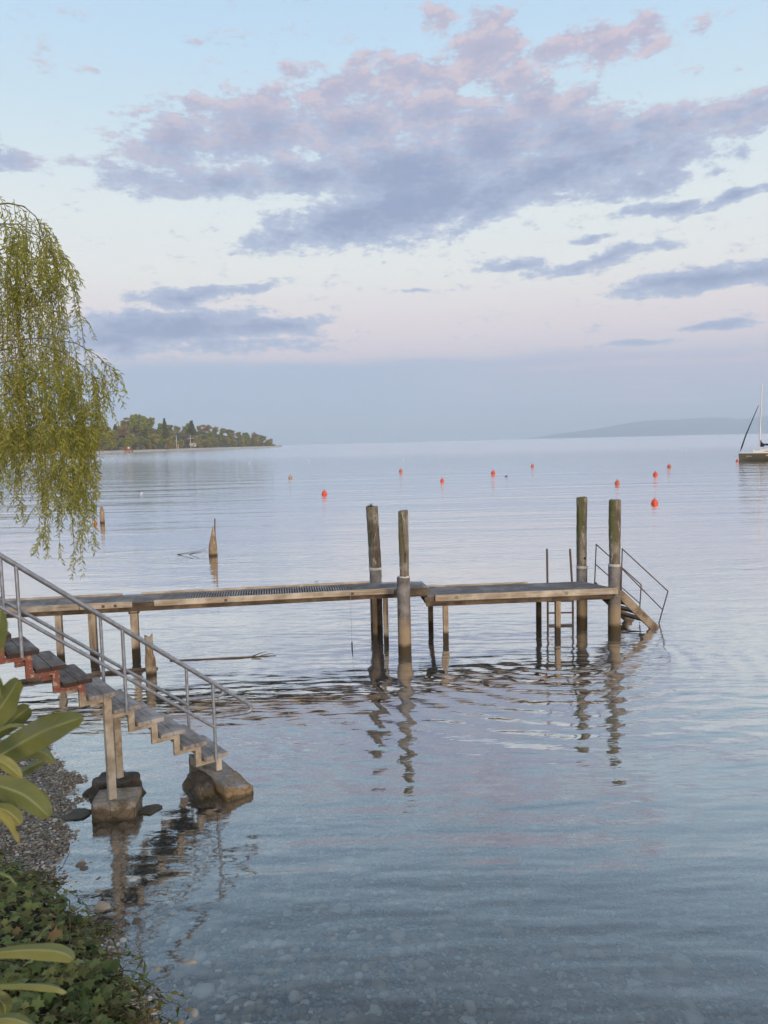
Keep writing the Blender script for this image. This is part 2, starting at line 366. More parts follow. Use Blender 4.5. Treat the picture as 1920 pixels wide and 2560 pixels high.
h = t.m('ADD', h, t.m('MULTIPLY', t.m('MULTIPLY', bands(9, .40, .0016, 1.3, .45, 3), mid), patch))
h = t.m('ADD', h, t.m('MULTIPLY', fnoise(8, 1.6, 6.0, 2, .0065, .6, .3, 21.0), mid))
near = t.m('MULTIPLY', t.sstep(py_, 14., 9.), t.sstep(px_, -1.6, -3.4))
h = t.m('ADD', h, t.m('MULTIPLY', fnoise(10, 7, 11, 3, .004, .6, .3, 9.0), t.m('MULTIPLY_ADD', near, .9, .1)))
h = t.m('MULTIPLY', h, t.m('MULTIPLY_ADD', patch, .6, .4))
bump = t.n('ShaderNodeBump', {'Height': h, 'Distance': 1.0, 'Strength': 1.0}).outputs[0]
dep = t.n('ShaderNodeAttribute', attribute_name='col').outputs[0]; dep = t.n('ShaderNodeSeparateColor', {0: dep}).outputs[0]
inc = t.n('ShaderNodeNewGeometry').outputs['Incoming']; ci = t.m('ABSOLUTE', t.vm('DOT_PRODUCT', inc, (0, 0, 1)))
# path length under water for the refracted ray
cr = t.m('SQRT', t.m('SUBTRACT', 1.0, t.m('DIVIDE', t.m('SUBTRACT', 1.0, t.m('MULTIPLY', ci, ci)), 1.777)))
tr = t.m('EXPONENT', t.m('MULTIPLY', t.m('DIVIDE', dep, cr), -.85))
tra = t.n('ShaderNodeBsdfTransparent', {'Color': L(.96, .96, .92)})
mur = t.n('ShaderNodeBsdfDiffuse', {'Color': L(.17, .165, .145)})
body = t.n('ShaderNodeMixShader', {0: tr, 1: mur.outputs[0], 2: tra.outputs[0]})
farr = t.n('ShaderNodeMapRange', {0: py_, 1: 25.0, 2: 300.0, 3: .006, 4: .16}).outputs[0]
gl = t.n('ShaderNodeBsdfGlossy', {'Color': L(1, 1, 1), 'Roughness': farr, 'Normal': bump})
fr = t.n('ShaderNodeFresnel', {'IOR': 1.333, 'Normal': bump}).outputs[0]
fr = t.ramp(fr, [(0, .0), (.02, .03), (.035, .11), (.05, .24), (.065, .34), (.10, .50), (.18, .70), (.26, .79), (.42, .87), (.62, .94), (1, 1.0)])
mx = t.n('ShaderNodeMixShader', {0: fr, 1: body.outputs[0], 2: gl.outputs[0]}); t.t.links.new(mx.outputs[0], out.inputs[0])
X, Y, Fc = grid(graded(-9, 9, .5, 30000, 1.3), graded(0, 16, .5, 30000, 1.3))
dd = np.maximum(-bedz(X, Y), 0); col = np.stack([np.clip(dd, 0, 1), dd*0, dd*0, dd*0+1], -1)
wat = npmesh('water', np.stack([X, Y, X*0], -1), Fc, m_w, True, col); tag(wat, kind='structure')

# ------------------------------------------------------------------ pebbles (beach gravel and the stones of the lake bed)
def ico():
    p = (1+5**.5)/2; v = np.array([(-1,p,0),(1,p,0),(-1,-p,0),(1,-p,0),(0,-1,p),(0,1,p),(0,-1,-p),(0,1,-p),(p,0,-1),(p,0,1),(-p,0,-1),(-p,0,1)], float); v /= np.linalg.norm(v[0])
    f = np.array([(0,11,5),(0,5,1),(0,1,7),(0,7,10),(0,10,11),(1,5,9),(5,11,4),(11,10,2),(10,7,6),(7,1,8),(3,9,4),(3,4,2),(3,2,6),(3,6,8),(3,8,9),(4,9,5),(2,4,11),(6,2,10),(8,6,7),(9,8,1)])
    return v, f
def sub(v, f):
    v = list(map(tuple, v)); cache = {}; out = []
    def mid(a, b):
        k = (min(a, b), max(a, b))
        if k not in cache:
            m = (np.array(v[a])+np.array(v[b])); m /= np.linalg.norm(m); v.append(tuple(m)); cache[k] = len(v)-1
        return cache[k]
    for a, b, c in f:
        x, y, z = mid(a, b), mid(b, c), mid(c, a); out += [(a, x, z), (b, y, x), (c, z, y), (x, y, z)]
    return np.array(v), np.array(out)
I0 = ico(); I1 = sub(*I0)
def stones(n, pick, size, base):
    v, f = base; pos = []; 
    while sum(map(len, pos)) < n: pos.append(pick(n))
    pos = np.vstack(pos)[:n]; nv = len(v)
    s = size(n)[:, None]; a = rng.uniform(0, 2*pi, n); ax = rng.uniform(.7, 1.25, (n, 1)); flat = rng.uniform(.35, .7, (n, 1))
    loc = v[None]*(1+rng.normal(0, .07, (n, nv, 1)))
    x = loc[..., 0]*s*ax; y = loc[..., 1]*s/ax; z = loc[..., 2]*s*flat
    ca, sa = np.cos(a)[:, None], np.sin(a)[:, None]
    V = np.stack([x*ca-y*sa+pos[:, :1], x*sa+y*ca+pos[:, 1:2], z+pos[:, 2:3]], -1).reshape(-1, 3)
    Fc = (f[None]+(np.arange(n)*nv)[:, None, None]).reshape(-1, 3)
    cc = np.repeat(rng.random((n, 1)), nv, 0); cc2 = np.repeat(rng.random((n, 1)), nv, 0)
    return V, Fc, np.concatenate([cc, cc2, cc*0, cc*0+1], 1).reshape(-1, 4)
def pick_beach(n):
    x = rng.uniform(-6.6, -1.6, n); y = rng.uniform(4.8, 11.8, n); d = sdist(x, y); k = (d > -1.7) & (d < .45) & (x/y > -.56)
    x, y = x[k], y[k]; return np.stack([x, y, bedz(x, y)+.002], -1)
def pick_bed(n):
    x = rng.uniform(-4, 5.5, n); y = rng.uniform(4.6, 10.5, n); d = sdist(x, y); k = (d > .2) & (abs(x)/y < .56) & (rng.random(n) < np.clip((11-y)/5, .1, 1))
    x, y = x[k], y[k]; return np.stack([x, y, bedz(x, y)+.003], -1)
a = stones(15000, pick_beach, lambda n: np.exp(rng.normal(-4.45, .42, n)), I0)
b = stones(7000, pick_bed, lambda n: np.clip(np.exp(rng.normal(-3.6, .5, n)), .008, .10), I1)
m_p, t, out = material('pebble_stone')
att = t.n('ShaderNodeAttribute', attribute_name='col').outputs[0]; r_, g_, _b = t.n('ShaderNodeSeparateColor', {0: att}).outputs
c = t.ramp(r_, [(0, L(.08, .055, .034)), (.3, L(.23, .165, .10)), (.6, L(.40, .30, .19)), (.82, L(.58, .47, .32)), (.93, L(.75, .66, .52)), (1, L(.78, .74, .66))])
c = t.mix(t.sstep(g_, .86, .95), c, L(.24, .15, .09)); P = t.n('ShaderNodeNewGeometry').outputs['Position']
nz = t.noise(P, 60, 3); c = t.mix(t.m('MULTIPLY', nz, .35), c, L(.13, .105, .065))
pbsdf(t, out, c, .55, .4, nz, .002)
for (V, Fc, cl), nm in ((a, 'pebbles'), (b, 'pebbles')):
    o = npmesh(nm, V, Fc, m_p, True, cl)
    tag(o, 'brown and grey pebble gravel of the narrow beach' if V is a[0] else 'pale rounded stones lying on the lake bed under clear water', 'pebbles', kind='stuff')

# ------------------------------------------------------------------ materials for built things
fascia_m = mat_wood('fascia_wood', L(.46, .40, .32), L(.27, .20, .135), L(.60, .53, .43), (1.5, 26, 26), radians(7))
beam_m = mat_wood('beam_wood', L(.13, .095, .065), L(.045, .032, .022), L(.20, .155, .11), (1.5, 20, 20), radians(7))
slat_m = mat_wood('slat_wood', L(.30, .285, .27), L(.16, .145, .14), L(.40, .38, .36), (26, 3, 26), radians(7))
slat2_m = mat_wood('deck_board_wood', L(.185, .18, .175), L(.10, .096, .094), L(.25, .245, .235), (3, 26, 26), radians(5))
post_m = mat_wood('post_wood', L(.46, .37, .26), L(.22, .155, .10), L(.58, .50, .39), (20, 20, 1.5), 0, (.30, .25, L(.055, .04, .025)))
post_shade_m = mat_wood('shaded_post_wood', L(.115, .08, .05), L(.04, .027, .018), L(.17, .13, .09), (20, 20, 1.5), 0, (.34, .2, L(.03, .023, .015)))  # darker copy of the post wood, deck shade put into its colour
stump_m = mat_wood('stump_wood', L(.44, .33, .21), L(.17, .11, .065), L(.60, .50, .37), (22, 22, 2), 0, (.14, .06, L(.09, .06, .035)), bumpd=.012)
metal_m = mat_simple('galvanised_steel', L(.36, .38, .42), .45, .5, .3, 14, .55, .0015)
rust_m = mat_simple('weathered_steel', L(.13, .12, .125), .6, .4, .45, 9, .4, .001, L(.12, .07, .045))
conc_m = mat_wood('footing_concrete', L(.30, .25, .19), L(.16, .125, .085), L(.46, .42, .37), (7, 7, 7), 0, (.14, .1, L(.13, .095, .05)), .9, .01)
slab_m = mat_wood('slab_concrete', L(.27, .245, .215), L(.15, .125, .095), L(.34, .32, .30), (9, 9, 9), 0, (.125, .1, L(.24, .15, .065)), .9, .01)
def mat_stone(name, cols, wetz, wetc, algc):
    m, t, out = material(name); P = t.n('ShaderNodeNewGeometry').outputs['Position']
    n1 = t.noise(P, 3.2, 6, .65); n2 = t.noise(P, 15, 6, .7); n3 = t.noise(P, 60, 4, .7)
    v = t.n('ShaderNodeTexVoronoi', {'Vector': t.vm('ADD', P, t.vm('MULTIPLY', t.noise(P, 8, 3, color=True), (.09, .09, .09))), 'Scale': 7.0}, feature='DISTANCE_TO_EDGE').outputs[0]
    c = t.mix(t.sstep(n1, .38, .62), cols[0], cols[1]); c = t.mix(t.m('MULTIPLY', t.sstep(n2, .5, .62), .8), c, cols[2]); c = t.mix(t.m('MULTIPLY', t.sstep(n3, .56, .66), .5), c, cols[0])
    c = t.mix(t.m('MULTIPLY', t.sstep(v, .012, .0), .6), c, L(.03, .025, .018))
    z = t.n('ShaderNodeSeparateXYZ', {0: P}).outputs[2]; zz = t.m('ADD', z, t.m('MULTIPLY', t.m('SUBTRACT', n1, .5), .22))
    c = t.mix(t.m('MULTIPLY', t.sstep(zz, wetz+.03, wetz), .8), c, wetc); c = t.mix(t.m('MULTIPLY', t.sstep(zz, .055, .02), .85), c, algc)
    h = t.m('ADD', t.m('MULTIPLY', n2, 1.2), t.m('ADD', t.m('MULTIPLY', n3, .4), t.m('MULTIPLY', t.sstep(v, .03, .0), -.7)))
    b = pbsdf(t, out, c, t.m('MULTIPLY_ADD', t.sstep(zz, .02, .09), .5, .35), .4, h, .02); return m
conc_m = mat_stone('footing_concrete2', [L(.22, .18, .13), L(.46, .415, .35), L(.33, .28, .22)], .135, L(.17, .125, .075), L(.075, .065, .03))
slab_m = mat_stone('slab_concrete2', [L(.24, .215, .185), L(.37, .345, .32), L(.29, .265, .24)], .115, L(.30, .20, .095), L(.10, .075, .035))
rock_m = mat_stone('boulder_rock', [L(.06, .05, .038), L(.15, .125, .095), L(.10, .085, .065)], .07, L(.10, .075, .045), L(.05, .05, .025))
rock0_m = mat_wood('boulder_rock', L(.10, .082, .06), L(.035, .03, .024), L(.16, .135, .105), (5, 5, 7), .4, (.07, .08, L(.10, .075, .035)), .75, .02)

def algae_pole(t, P, c, ks=.85):
    x, y, z = t.n('ShaderNodeSeparateXYZ', {0: P}).outputs
    nx = t.n('ShaderNodeSeparateXYZ', {0: t.n('ShaderNodeNewGeometry').outputs['Normal']}).outputs[0]
    s = t.noise(t.mapping(P, sc=(14, 14, 1.2)), 1.0, 4, .65)
    k = t.sstep(t.m('ADD', t.m('MULTIPLY', nx, -.5), t.m('MULTIPLY', t.m('SUBTRACT', s, .5), 2.0)), -.08, .12)
    k = t.m('MULTIPLY', k, t.sstep(z, 1.75, 2.3))
    c = t.mix(t.m('MULTIPLY', k, ks), c, L(.13, .135, .05))
    cr = t.noise(t.mapping(P, sc=(34, 34, .7)), 1.0, 2, .5); c = t.mix(t.m('MULTIPLY', t.sstep(t.m('ABSOLUTE', t.m('SUBTRACT', cr, .5)), .022, .006), .85), c, L(.03, .022, .015))
    w = t.sstep(t.noise(t.mapping(P, loc=(4, 0, 0), sc=(11, 11, 3)), 1.0, 4, .7), .60, .66)
    return t.mix(w, c, L(.46, .42, .36))
pole_m = mat_wood('pole_wood', L(.20, .165, .115), L(.075, .055, .035), L(.34, .30, .24), (26, 26, 1.4), 0, (.2, .1, L(.06, .045, .03)), algae=algae_pole, bumpd=.01)
pole2_m = mat_wood('grey_pole_wood', L(.25, .215, .165), L(.10, .08, .055), L(.40, .365, .31), (26, 26, 1.4), 0, (.2, .1, L(.06, .045, .03)), algae=lambda t, P, c: algae_pole(t, P, c, .4), bumpd=.012)
def lichen(t, P, c):
    w = t.sstep(t.noise(P, 16, 5, .75), .57, .66); c = t.mix(t.m('MULTIPLY', w, .7), c, L(.36, .36, .35))
    x, y, z = t.n('ShaderNodeSeparateXYZ', {0: P}).outputs
    zz = t.m('ADD', z, t.m('MULTIPLY', t.m('SUBTRACT', t.noise(P, 3.5, 4), .5), .8))
    return t.mix(t.m('MULTIPLY', t.sstep(zz, .85, .5), .75), c, L(.36, .27, .16))
sleeve_m = mat_wood('sleeve_concrete', L(.20, .185, .175), L(.12, .105, .10), L(.28, .265, .25), (6, 6, 5), 0, (.27, .3, L(.075, .055, .03)), .85, .006, algae=lichen)
lip_m = mat_simple('collar_mortar', L(.62, .60, .55), .8, .3, .3, 20)

# ------------------------------------------------------------------ jetty
JZ = 1.25
ja = radians(8.1); ju = Vector((cos(ja), sin(ja), 0)); jv = Vector((-sin(ja), cos(ja), 0)); zu = Vector((0, 0, 1)); JO = Vector((.13, 16.80, 0)); JW = .95
def js(px, py, z=JZ): return (at(px, py, z)-JO).dot(ju)
jet = empty('jetty', (0.5, 17.1, 0), 'long narrow wooden jetty on posts reaching out over the lake, with ladder and steps', 'jetty')
SL = -13.2; SR = .82
mb = MB(); s = SL; k = 0
while s < SR:
    j = random.uniform(-.006, .006); dz = random.uniform(-.002, .002)
    ye = 0 if s < 0 else .1*s; y0 = .02+j
    mb.frame(JO + zu*(JZ-.03+dz), ju, jv, zu, (s, s+.031, y0, JW-.02+j-ye*1.5, .012, .028)); s += .056
mb.build('walkway_slats', slat_m, jet)
cuts = [(SL, js(86, 1520)-.9), (js(86, 1520)-.88, js(193, 1517)), (js(193, 1517)+.012, js(329, 1508)), (js(384, 1506), js(985, 1474))]
for (a0, a1) in cuts:
    n = max(2, int((a1-a0)/.5)); b_ = MB()
    b_.frame(JO + zu*(JZ-.095), ju, jv, zu, (a0, a1, -.045, .012, 0, .125)); b_.build('edge_board', fascia_m, jet, .008)
for (a0, a1) in [(SL, js(175, 1489)), (js(181, 1489), js(311, 1482)), (js(358, 1480), js(925, 1456))]:
    MB().frame(JO + zu*(JZ-.09), ju, jv, zu, (a0, a1, JW-.03, JW+.02, 0, .125)).build('edge_board', fascia_m, jet, .006)
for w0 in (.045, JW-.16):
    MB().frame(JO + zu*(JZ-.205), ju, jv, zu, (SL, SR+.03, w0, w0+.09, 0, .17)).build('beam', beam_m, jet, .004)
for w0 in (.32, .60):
    MB().frame(JO + zu*(JZ-.17), ju, jv, zu, (SL, SR-.05, w0, w0+.07, 0, .135)).build('shade_joist', beam_m, jet)  # unseen joists added to block light coming through the slat gaps
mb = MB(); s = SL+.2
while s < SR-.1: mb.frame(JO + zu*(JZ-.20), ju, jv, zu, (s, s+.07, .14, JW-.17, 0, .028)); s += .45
mb.build('shade_cross_joist', beam_m, jet)  # unseen cross pieces added below the slats to darken the underside
# cross blocks on the near boards, rings
for (px, py) in ((267, 1527), (1008-757+1, 1513), (561, 1495), (877, 1478)):
    s0 = js(px, py); MB().frame(JO + zu*(JZ-.07), ju, jv, zu, (s0, s0+.06, -.062, -.047, 0, .055)).build('cleat', rust_m, jet, .003)
def ring(c, ax, r=.035, w=.006):
    ay = zu; pts = [Vector(c)+ax*cos(a)*r+ay*sin(a)*r for a in [2*pi*i/14 for i in range(15)]]
    return MB().tube(pts, w, 6, False)
for px, py in ((873, 1477), (575, 1492)):
    p = JO+ju*js(px, py)+jv*-.02+zu*(JZ+.05); ring(p, ju, .04).build('mooring_ring', rust_m, jet)
p = JO+ju*js(790, 1458)+jv*(JW)+zu*(JZ+.06); ring(p, ju, .035).build('mooring_ring', rust_m, jet)
# supports
def post(px, v, w, top, mt, dep=.9, lean=0, name='support_post'):
    p = JO+ju*0+jv*v; r = ray(px, 1600); # solve for the point on the line v = const seen at this column
    A = Matrix(((ju.x, -r.x), (ju.y, -r.y))); q = A.inverted() @ Vector((-(JO.x+jv.x*v), -(JO.y+jv.y*v)))
    c = JO+ju*q.x+jv*v
    o = MB().frame(Vector((c.x, c.y, 0)), ju, jv, zu, (-w/2, w/2, -w/2, w/2, -dep, top)).build(name, mt, jet, .008); return c
post(150, .12, .13, JZ-.2, post_m); post(234, .12, .15, JZ-.2, post_m); 
c = post(339, .12, .155, JZ-.2, post_m)
MB().frame(Vector((c.x, c.y, 0)), ju, jv, zu, (-.11, .11, -.08, .08, JZ-.26, JZ-.207)).build('bracket', beam_m, jet, .02)
post(-330, .5, .14, JZ-.2, post_m)
post(938, .10, .10, JZ-.2, post_shade_m); post(966, .06, .10, JZ-.2, post_m); post(952, JW-.1, .10, JZ-.2, post_shade_m)
# end platform
PZ = 1.075; pa = radians(4.6); pu = Vector((cos(pa), sin(pa), 0)); pv = Vector((-sin(pa), cos(pa), 0)); PO = Vector((1.02, 16.86, 0)); PW = 1.0; PL = 4.22
def pp(s, v, z): return PO+pu*s+pv*v+zu*z
SH = .42   # the end is cut at an angle: far side shorter
mb = MB()
nb = 22
for i in range(nb):
    v0 = .01+i*(PW-.02)/nb; v1 = v0+(PW-.02)/nb-.006
    s0 = -.10; seams = [s0, .78, 1.78, 2.62, PL-.02]
    for a0, a1 in zip(seams[:-1], seams[1:]):
        a1e = a1-.008; e0 = e1 = 0
        if a1 == seams[-1]: e0 = -SH*v0/PW; e1 = -SH*v1/PW
        z0 = PZ-.028+random.uniform(-.001, .001)
        vs = [pp(a0, v0, z0), pp(a1e+e0, v0, z0), pp(a1e+e1, v1, z0), pp(a0, v1, z0)]; vs += [v+zu*.026 for v in vs]
        mb.add(vs, [(3,2,1,0),(4,5,6,7),(0,1,5,4),(1,2,6,5),(2,3,7,6),(3,0,4,7)])
mb.build('platform_boards', slat2_m, jet)
MB().frame(PO+zu*(PZ-.125), pu, pv, zu, (.07, PL+.02, -.055, .004, 0, .14)).build('edge_board', fascia_m, jet, .008)
MB().frame(PO+zu*(PZ-.10), pu, pv, zu, (.0, 2.45, PW+.002, PW+.05, 0, .13)).build('edge_board', fascia_m, jet, .008)
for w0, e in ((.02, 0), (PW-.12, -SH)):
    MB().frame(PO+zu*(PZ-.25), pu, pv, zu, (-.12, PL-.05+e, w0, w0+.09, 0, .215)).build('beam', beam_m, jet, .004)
for w0 in (.30, .58): MB().frame(PO+zu*(PZ-.19), pu, pv, zu, (-.1, PL-.35, w0, w0+.08, 0, .155)).build('shade_joist', beam_m, jet)  # added under the platform as well, to keep its underside dark
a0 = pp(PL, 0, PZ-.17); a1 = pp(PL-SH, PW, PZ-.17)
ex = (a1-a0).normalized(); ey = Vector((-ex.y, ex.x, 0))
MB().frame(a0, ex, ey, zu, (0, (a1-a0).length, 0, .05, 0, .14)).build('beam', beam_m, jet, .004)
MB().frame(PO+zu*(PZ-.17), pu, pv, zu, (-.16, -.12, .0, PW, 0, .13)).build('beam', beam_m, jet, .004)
for s0 in (.55, 3.05):
    p = pp(s0, -.062, PZ-.05); ring(p, pu, .028, .006).build('mooring_ring', rust_m, jet)
def ppost(px, v, w, mt):
    r = ray(px, 1550); A = Matrix(((pu.x, -r.x), (pu.y, -r.y))); q = A.inverted() @ Vector((-(PO.x+pv.x*v), -(PO.y+pv.y*v))); c = PO+pu*q.x+pv*v
    MB().frame(Vector((c.x, c.y, 0)), pu, pv, zu, (-w/2, w/2, -w/2, w/2, -1.2, PZ-.232)).build('support_post', mt, jet, .008)
ppost(1114, .08, .115, post_m); ppost(1077, .92, .11, post_shade_m); ppost(1394, .08, .115, post_m); ppost(1347, .92, .11, post_shade_m)
# ladder on the far side of the platform
Yl = 18.17; la, lb = atY(1367.5, 1372, Yl), atY(1425, 1372, Yl); lc = atY(1432, 1575, Yl)
mb = MB(); mb.tube([(la.x, Yl, la.z), (la.x+.01, Yl, .9), (la.x+.015, Yl, -.7)], .026, 8)
mb.tube([(lb.x, Yl, lb.z), (lc.x, Yl, .75), (lc.x+.01, Yl, -.7)], .026, 8)
lad = mb.build('ladder', rust_m, jet)
for py in (1503, 1532, 1562, 1592, 1622):
    z = atY(1400, py, Yl).z; MB().tube([(la.x+.01, Yl, z), (lc.x, Yl, z)], .021, 6).build('rung', rust_m, lad)
# steps from the end of the platform down into the water
q0 = pp(PL+.08, .10, PZ-.10); q1 = at(1638, 1570, 0); q1 = q1+(q1-q0)*.35; dv = (q1-q0); dh = Vector((dv.x, dv.y, 0)).normalized(); dn = Vector((-dh.y, dh.x, 0)); dl = dv.normalized(); dup = dl.cross(dn)*-1
if dup.z < 0: dup = -dup
mb = MB()
for o_ in (0, .86):
    mb.frame(q0+dn*o_, dl, dn, dup, (0 if o_ == 0 else 0, dv.length, 0, .05, -.1, .1))
stp_m = mat_wood('step_wood', L(.27, .205, .14), L(.10, .07, .045), L(.37, .30, .22), (4, 14, 14), radians(48), (.02, .05, L(.07, .05, .03)))
stp = mb.build('water_steps', stp_m, jet, .006)
nst = 6
for i in range(nst):
    c_ = q0+dv*((i+.55)/nst); MB().frame(Vector((c_.x, c_.y, c_.z)), dh, dn, zu, (-.11, .11, .052, .858, -.02, .02)).build('tread', beam_m, stp, .004)
# two railings
def railing(pts_top, mids, w=.016):
    mb = MB()
    for p_ in pts_top: mb.tube(p_, w, 8)
    for p_ in mids: mb.tube(p_, w*.85, 8)
    return mb.build('railing', rust_m, stp)
b0 = atY(1553, 1478, 17.25); t0 = atY(1556, 1372, 17.25); t1 = atY(1670, 1478, 18.2); ft = at(1664, 1577, 0); e_ = Vector((t1.x, 18.2, 0))
top0 = Vector((b0.x+.02, 17.25, t0.z)); foot0 = Vector((b0.x, 17.25, PZ-.05)); top1 = Vector((t1.x, 18.2, t1.z)); foot1 = Vector((ft.x-.02, 18.2, -.5))
m0 = foot0.lerp(top0, .52); zf = (top1.z - (top0.z - m0.z)); m1 = top1.lerp(foot1, (top1.z-zf)/(top1.z-foot1.z))
railing([[foot0, top0, top1, foot1]], [[m0, m1]])
sh = Vector((-.40, .80, 0)); f0 = atY(1486.5, 1457, 18.0); ft0 = atY(1490.5, 1361, 18.0); ft1 = atY(1603, 1462, 18.9); ff1 = atY(1599, 1530, 18.9)
top0 = Vector((ft0.x, 18.0, ft0.z)); foot0 = Vector((f0.x, 18.0, PZ-.08)); top1 = Vector((ft1.x, 18.9, ft1.z)); foot1 = Vector((ff1.x, 18.9, .15))
m0 = foot0.lerp(top0, .52); m1 = top1-Vector((0, 0, top0.z-m0.z)); m1.x -= .03
railing([[foot0, top0, top1, foot1]], [[m0, m1]])

# ------------------------------------------------------------------ mooring piles
def pile(X0, Y0, r_up, r_sl, py_top, py_sl, pxm, lean, seed, label, dx=0.0, hole=True):
    ztop = atY(pxm, py_top, Y0).z; zsl = atY(pxm, py_sl, Y0).z
    e = empty('mooring_pile', (X0, Y0, 0), label, 'pile', 'four tall mooring piles standing beside the jetty')
    n = 22; prof = [(r_up*1.0, zsl-.25)]
    for i in range(1, n): prof.append((r_up*(1.0+.07*i/n+.02*sin(i*1.7+seed)), zsl-.25+(ztop-zsl+.25)*i/n))
    prof += [(r_up*1.07, ztop-.02), (r_up*1.03, ztop)]
    mb = MB().lathe((X0+dx, Y0, 0), prof, 32, .02, seed, .03)
    for i, v in enumerate(mb.v): mb.v[i] = (v[0]+lean*(v[2]-zsl), v[1], v[2])
    mb.build('pole', pole_m if X0 > 2 else pole2_m, e)
    prof = [(r_sl*1.0, -1.6), (r_sl, 0), (r_sl*1.0, .5), (r_sl*.985, 1.1), (r_sl*.99, zsl-.03), (r_sl*.95, zsl)]
    mb = MB().lathe((X0, Y0, 0), prof, 30, .007, seed+3, .012); mb.build('sleeve', sleeve_m, e)
    mb = MB().lathe((X0+dx*.6, Y0, 0), [(r_up*1.12, zsl-.03), (r_up*1.15, zsl+.012), (r_up*1.05, zsl+.03)], 30, .012, seed+5, .012); mb.build('mortar_collar', lip_m, e)
    return e
e = pile(-.235, 17.93, .136, .143, 1266, 1421, 926, -.03, 1, 'tall mooring pile behind the jetty, its cracked top carrying a dark tuft', 0)
zt = atY(921, 1262, 17.93).z; mb = MB()
for i in range(26):
    a = random.uniform(0, 2*pi); r = random.uniform(0, .05); p = Vector((-.235-.075+cos(a)*r, 17.87+sin(a)*r, zt-.05+random.uniform(-.02, .02)))
    mb.tube([p, p+Vector((random.uniform(-.04, .04), random.uniform(-.03, .03), random.uniform(.03, .09)))], [.008, .002], 4)
mb.build('tuft', mat_simple('dark_moss', L(.03, .028, .02), .9), e)
mb = MB()
crk = [(-.235-.045+.035*sin(i*.9)*(.6)-.03*(i/12-1)*0, 17.93-.148, atY(921, 1280, 17.9).z-i*.115) for i in range(11)]
mb.tube([(x+(-.03)*(z-1.9), y+.012, z) for x, y, z in crk], [.006, .011, .012, .010, .013, .011, .012, .012, .010, .009, .004], 5)
mb.build('crack', mat_simple('crack_dark', L(.02, .015, .01), .9), e)
e = pile(.375, 16.14, .099, .139, 1276, 1443, 1004, .0, 2.3, 'tall mooring pile in front of the jetty, thin round pole in a wide pale sleeve', .03)
for zz in (2.55, 1.98): MB().lathe((.375+.055, 16.14-.096, zz), [(.011, -.011), (.014, 0), (.011, .011)], 8).build('nail_hole', mat_simple('hole_dark', L(.015, .012, .01), .9), e)
e = pile(4.72, 18.26, .119, .130, 1243, 1417, 1458, .0, 4.1, 'tall mooring pile behind the platform end, green left, bleached right')
MB().lathe((4.72+.035, 18.26-.118, 1.63), [(.018, -.03), (.034, 0), (.018, .03)], 9).build('knot_hole', bpy.data.materials['hole_dark'], e)
e = pile(5.235, 17.37, .124, .141, 1250, 1412, 1535, .0, 6.2, 'tall mooring pile on the front corner of the platform, green and brown, notched top')

# thermometer on a line
p0 = JO+ju*js(876, 1480)+jv*-.07+zu*(JZ-.0)
e = empty('thermometer', (p0.x, p0.y, 0), 'thin line hanging from the jetty edge with a dark thermometer at the water', 'thermometer')
zt = .0
MB().tube([p0, (p0.x+.003, p0.y, .14)], .004, 5).build('line', mat_simple('line_cord', L(.35, .33, .28), .8), e)
MB().tube([(p0.x+.003, p0.y, .15), (p0.x+.003, p0.y, .12), (p0.x+.003, p0.y, -.12), (p0.x+.003, p0.y, -.2)], [.006, .016, .016, .006], 8).build('float_body', mat_simple('dark_plastic', L(.03, .04, .06), .4), e)

# ------------------------------------------------------------------ staircase down to the water
AZ = radians(53.5); SG = .281; SRr = .226; SW = .79
C0 = Vector((-3.962, 8.598, 2.242)); sD = Vector((sin(AZ), cos(AZ), 0)); sW = Vector((-cos(AZ), sin(AZ), 0))
def SP(k, w=0, z=0): return C0+sD*(SG*k)+sW*w+zu*(z-SRr*k)
st = empty('staircase', SP(8, .4, -.4), 'open wooden staircase with grey tube handrails descending to the water', 'staircase')
def red_paint(t, P, c):
    z = t.n('ShaderNodeSeparateXYZ', {0: P}).outputs[2]
    k = t.sstep(t.m('ADD', z, t.m('MULTIPLY', t.m('SUBTRACT', t.noise(P, 7, 4, .7), .5), .5)), 1.52, 1.66)
    k = t.m('MULTIPLY', k, t.m('SUBTRACT', 1.0, t.m('MULTIPLY', t.sstep(t.noise(P, 16, 5, .75), .54, .60), .75)))
    c = t.mix(t.m('MULTIPLY', k, .92), c, L(.21, .066, .05)); return c
string_m = mat_wood('stringer_concrete', L(.47, .41, .325), L(.27, .215, .155), L(.57, .52, .44), (8, 8, 8), 0, (.2, .1, L(.2, .14, .08)), .85, .004, algae=red_paint)
tread_g = mat_wood('tread_wood_grey', L(.33, .31, .285), L(.17, .15, .135), L(.46, .435, .40), (22, 2.2, 22), pi/2-AZ, bumpd=.004)
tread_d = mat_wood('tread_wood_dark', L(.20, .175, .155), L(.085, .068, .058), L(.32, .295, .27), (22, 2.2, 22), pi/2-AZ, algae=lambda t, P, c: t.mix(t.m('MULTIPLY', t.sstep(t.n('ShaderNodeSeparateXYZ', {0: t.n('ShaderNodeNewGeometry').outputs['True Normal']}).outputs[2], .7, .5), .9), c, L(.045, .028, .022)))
k0, k1 = -7, 8
def zig(k0, k1):
    lt = .056; th = .058; hi = []; lo = []
    R_ = lambda k: SG*(k-.25); L_ = lambda k: SG*(k-.52); zt = lambda k: -SRr*k-lt
    for k in range(k0, k1+1):
        hi += [(R_(k-1), zt(k)), (R_(k), zt(k))]; lo += [(L_(k-1), zt(k)-th), (L_(k), zt(k)-th)]
    hi[0] = (L_(k0-1), zt(k0)); end = -SRr*k1-lt-.19
    return hi+[(R_(k1), end), (L_(k1), end)]+lo[::-1]
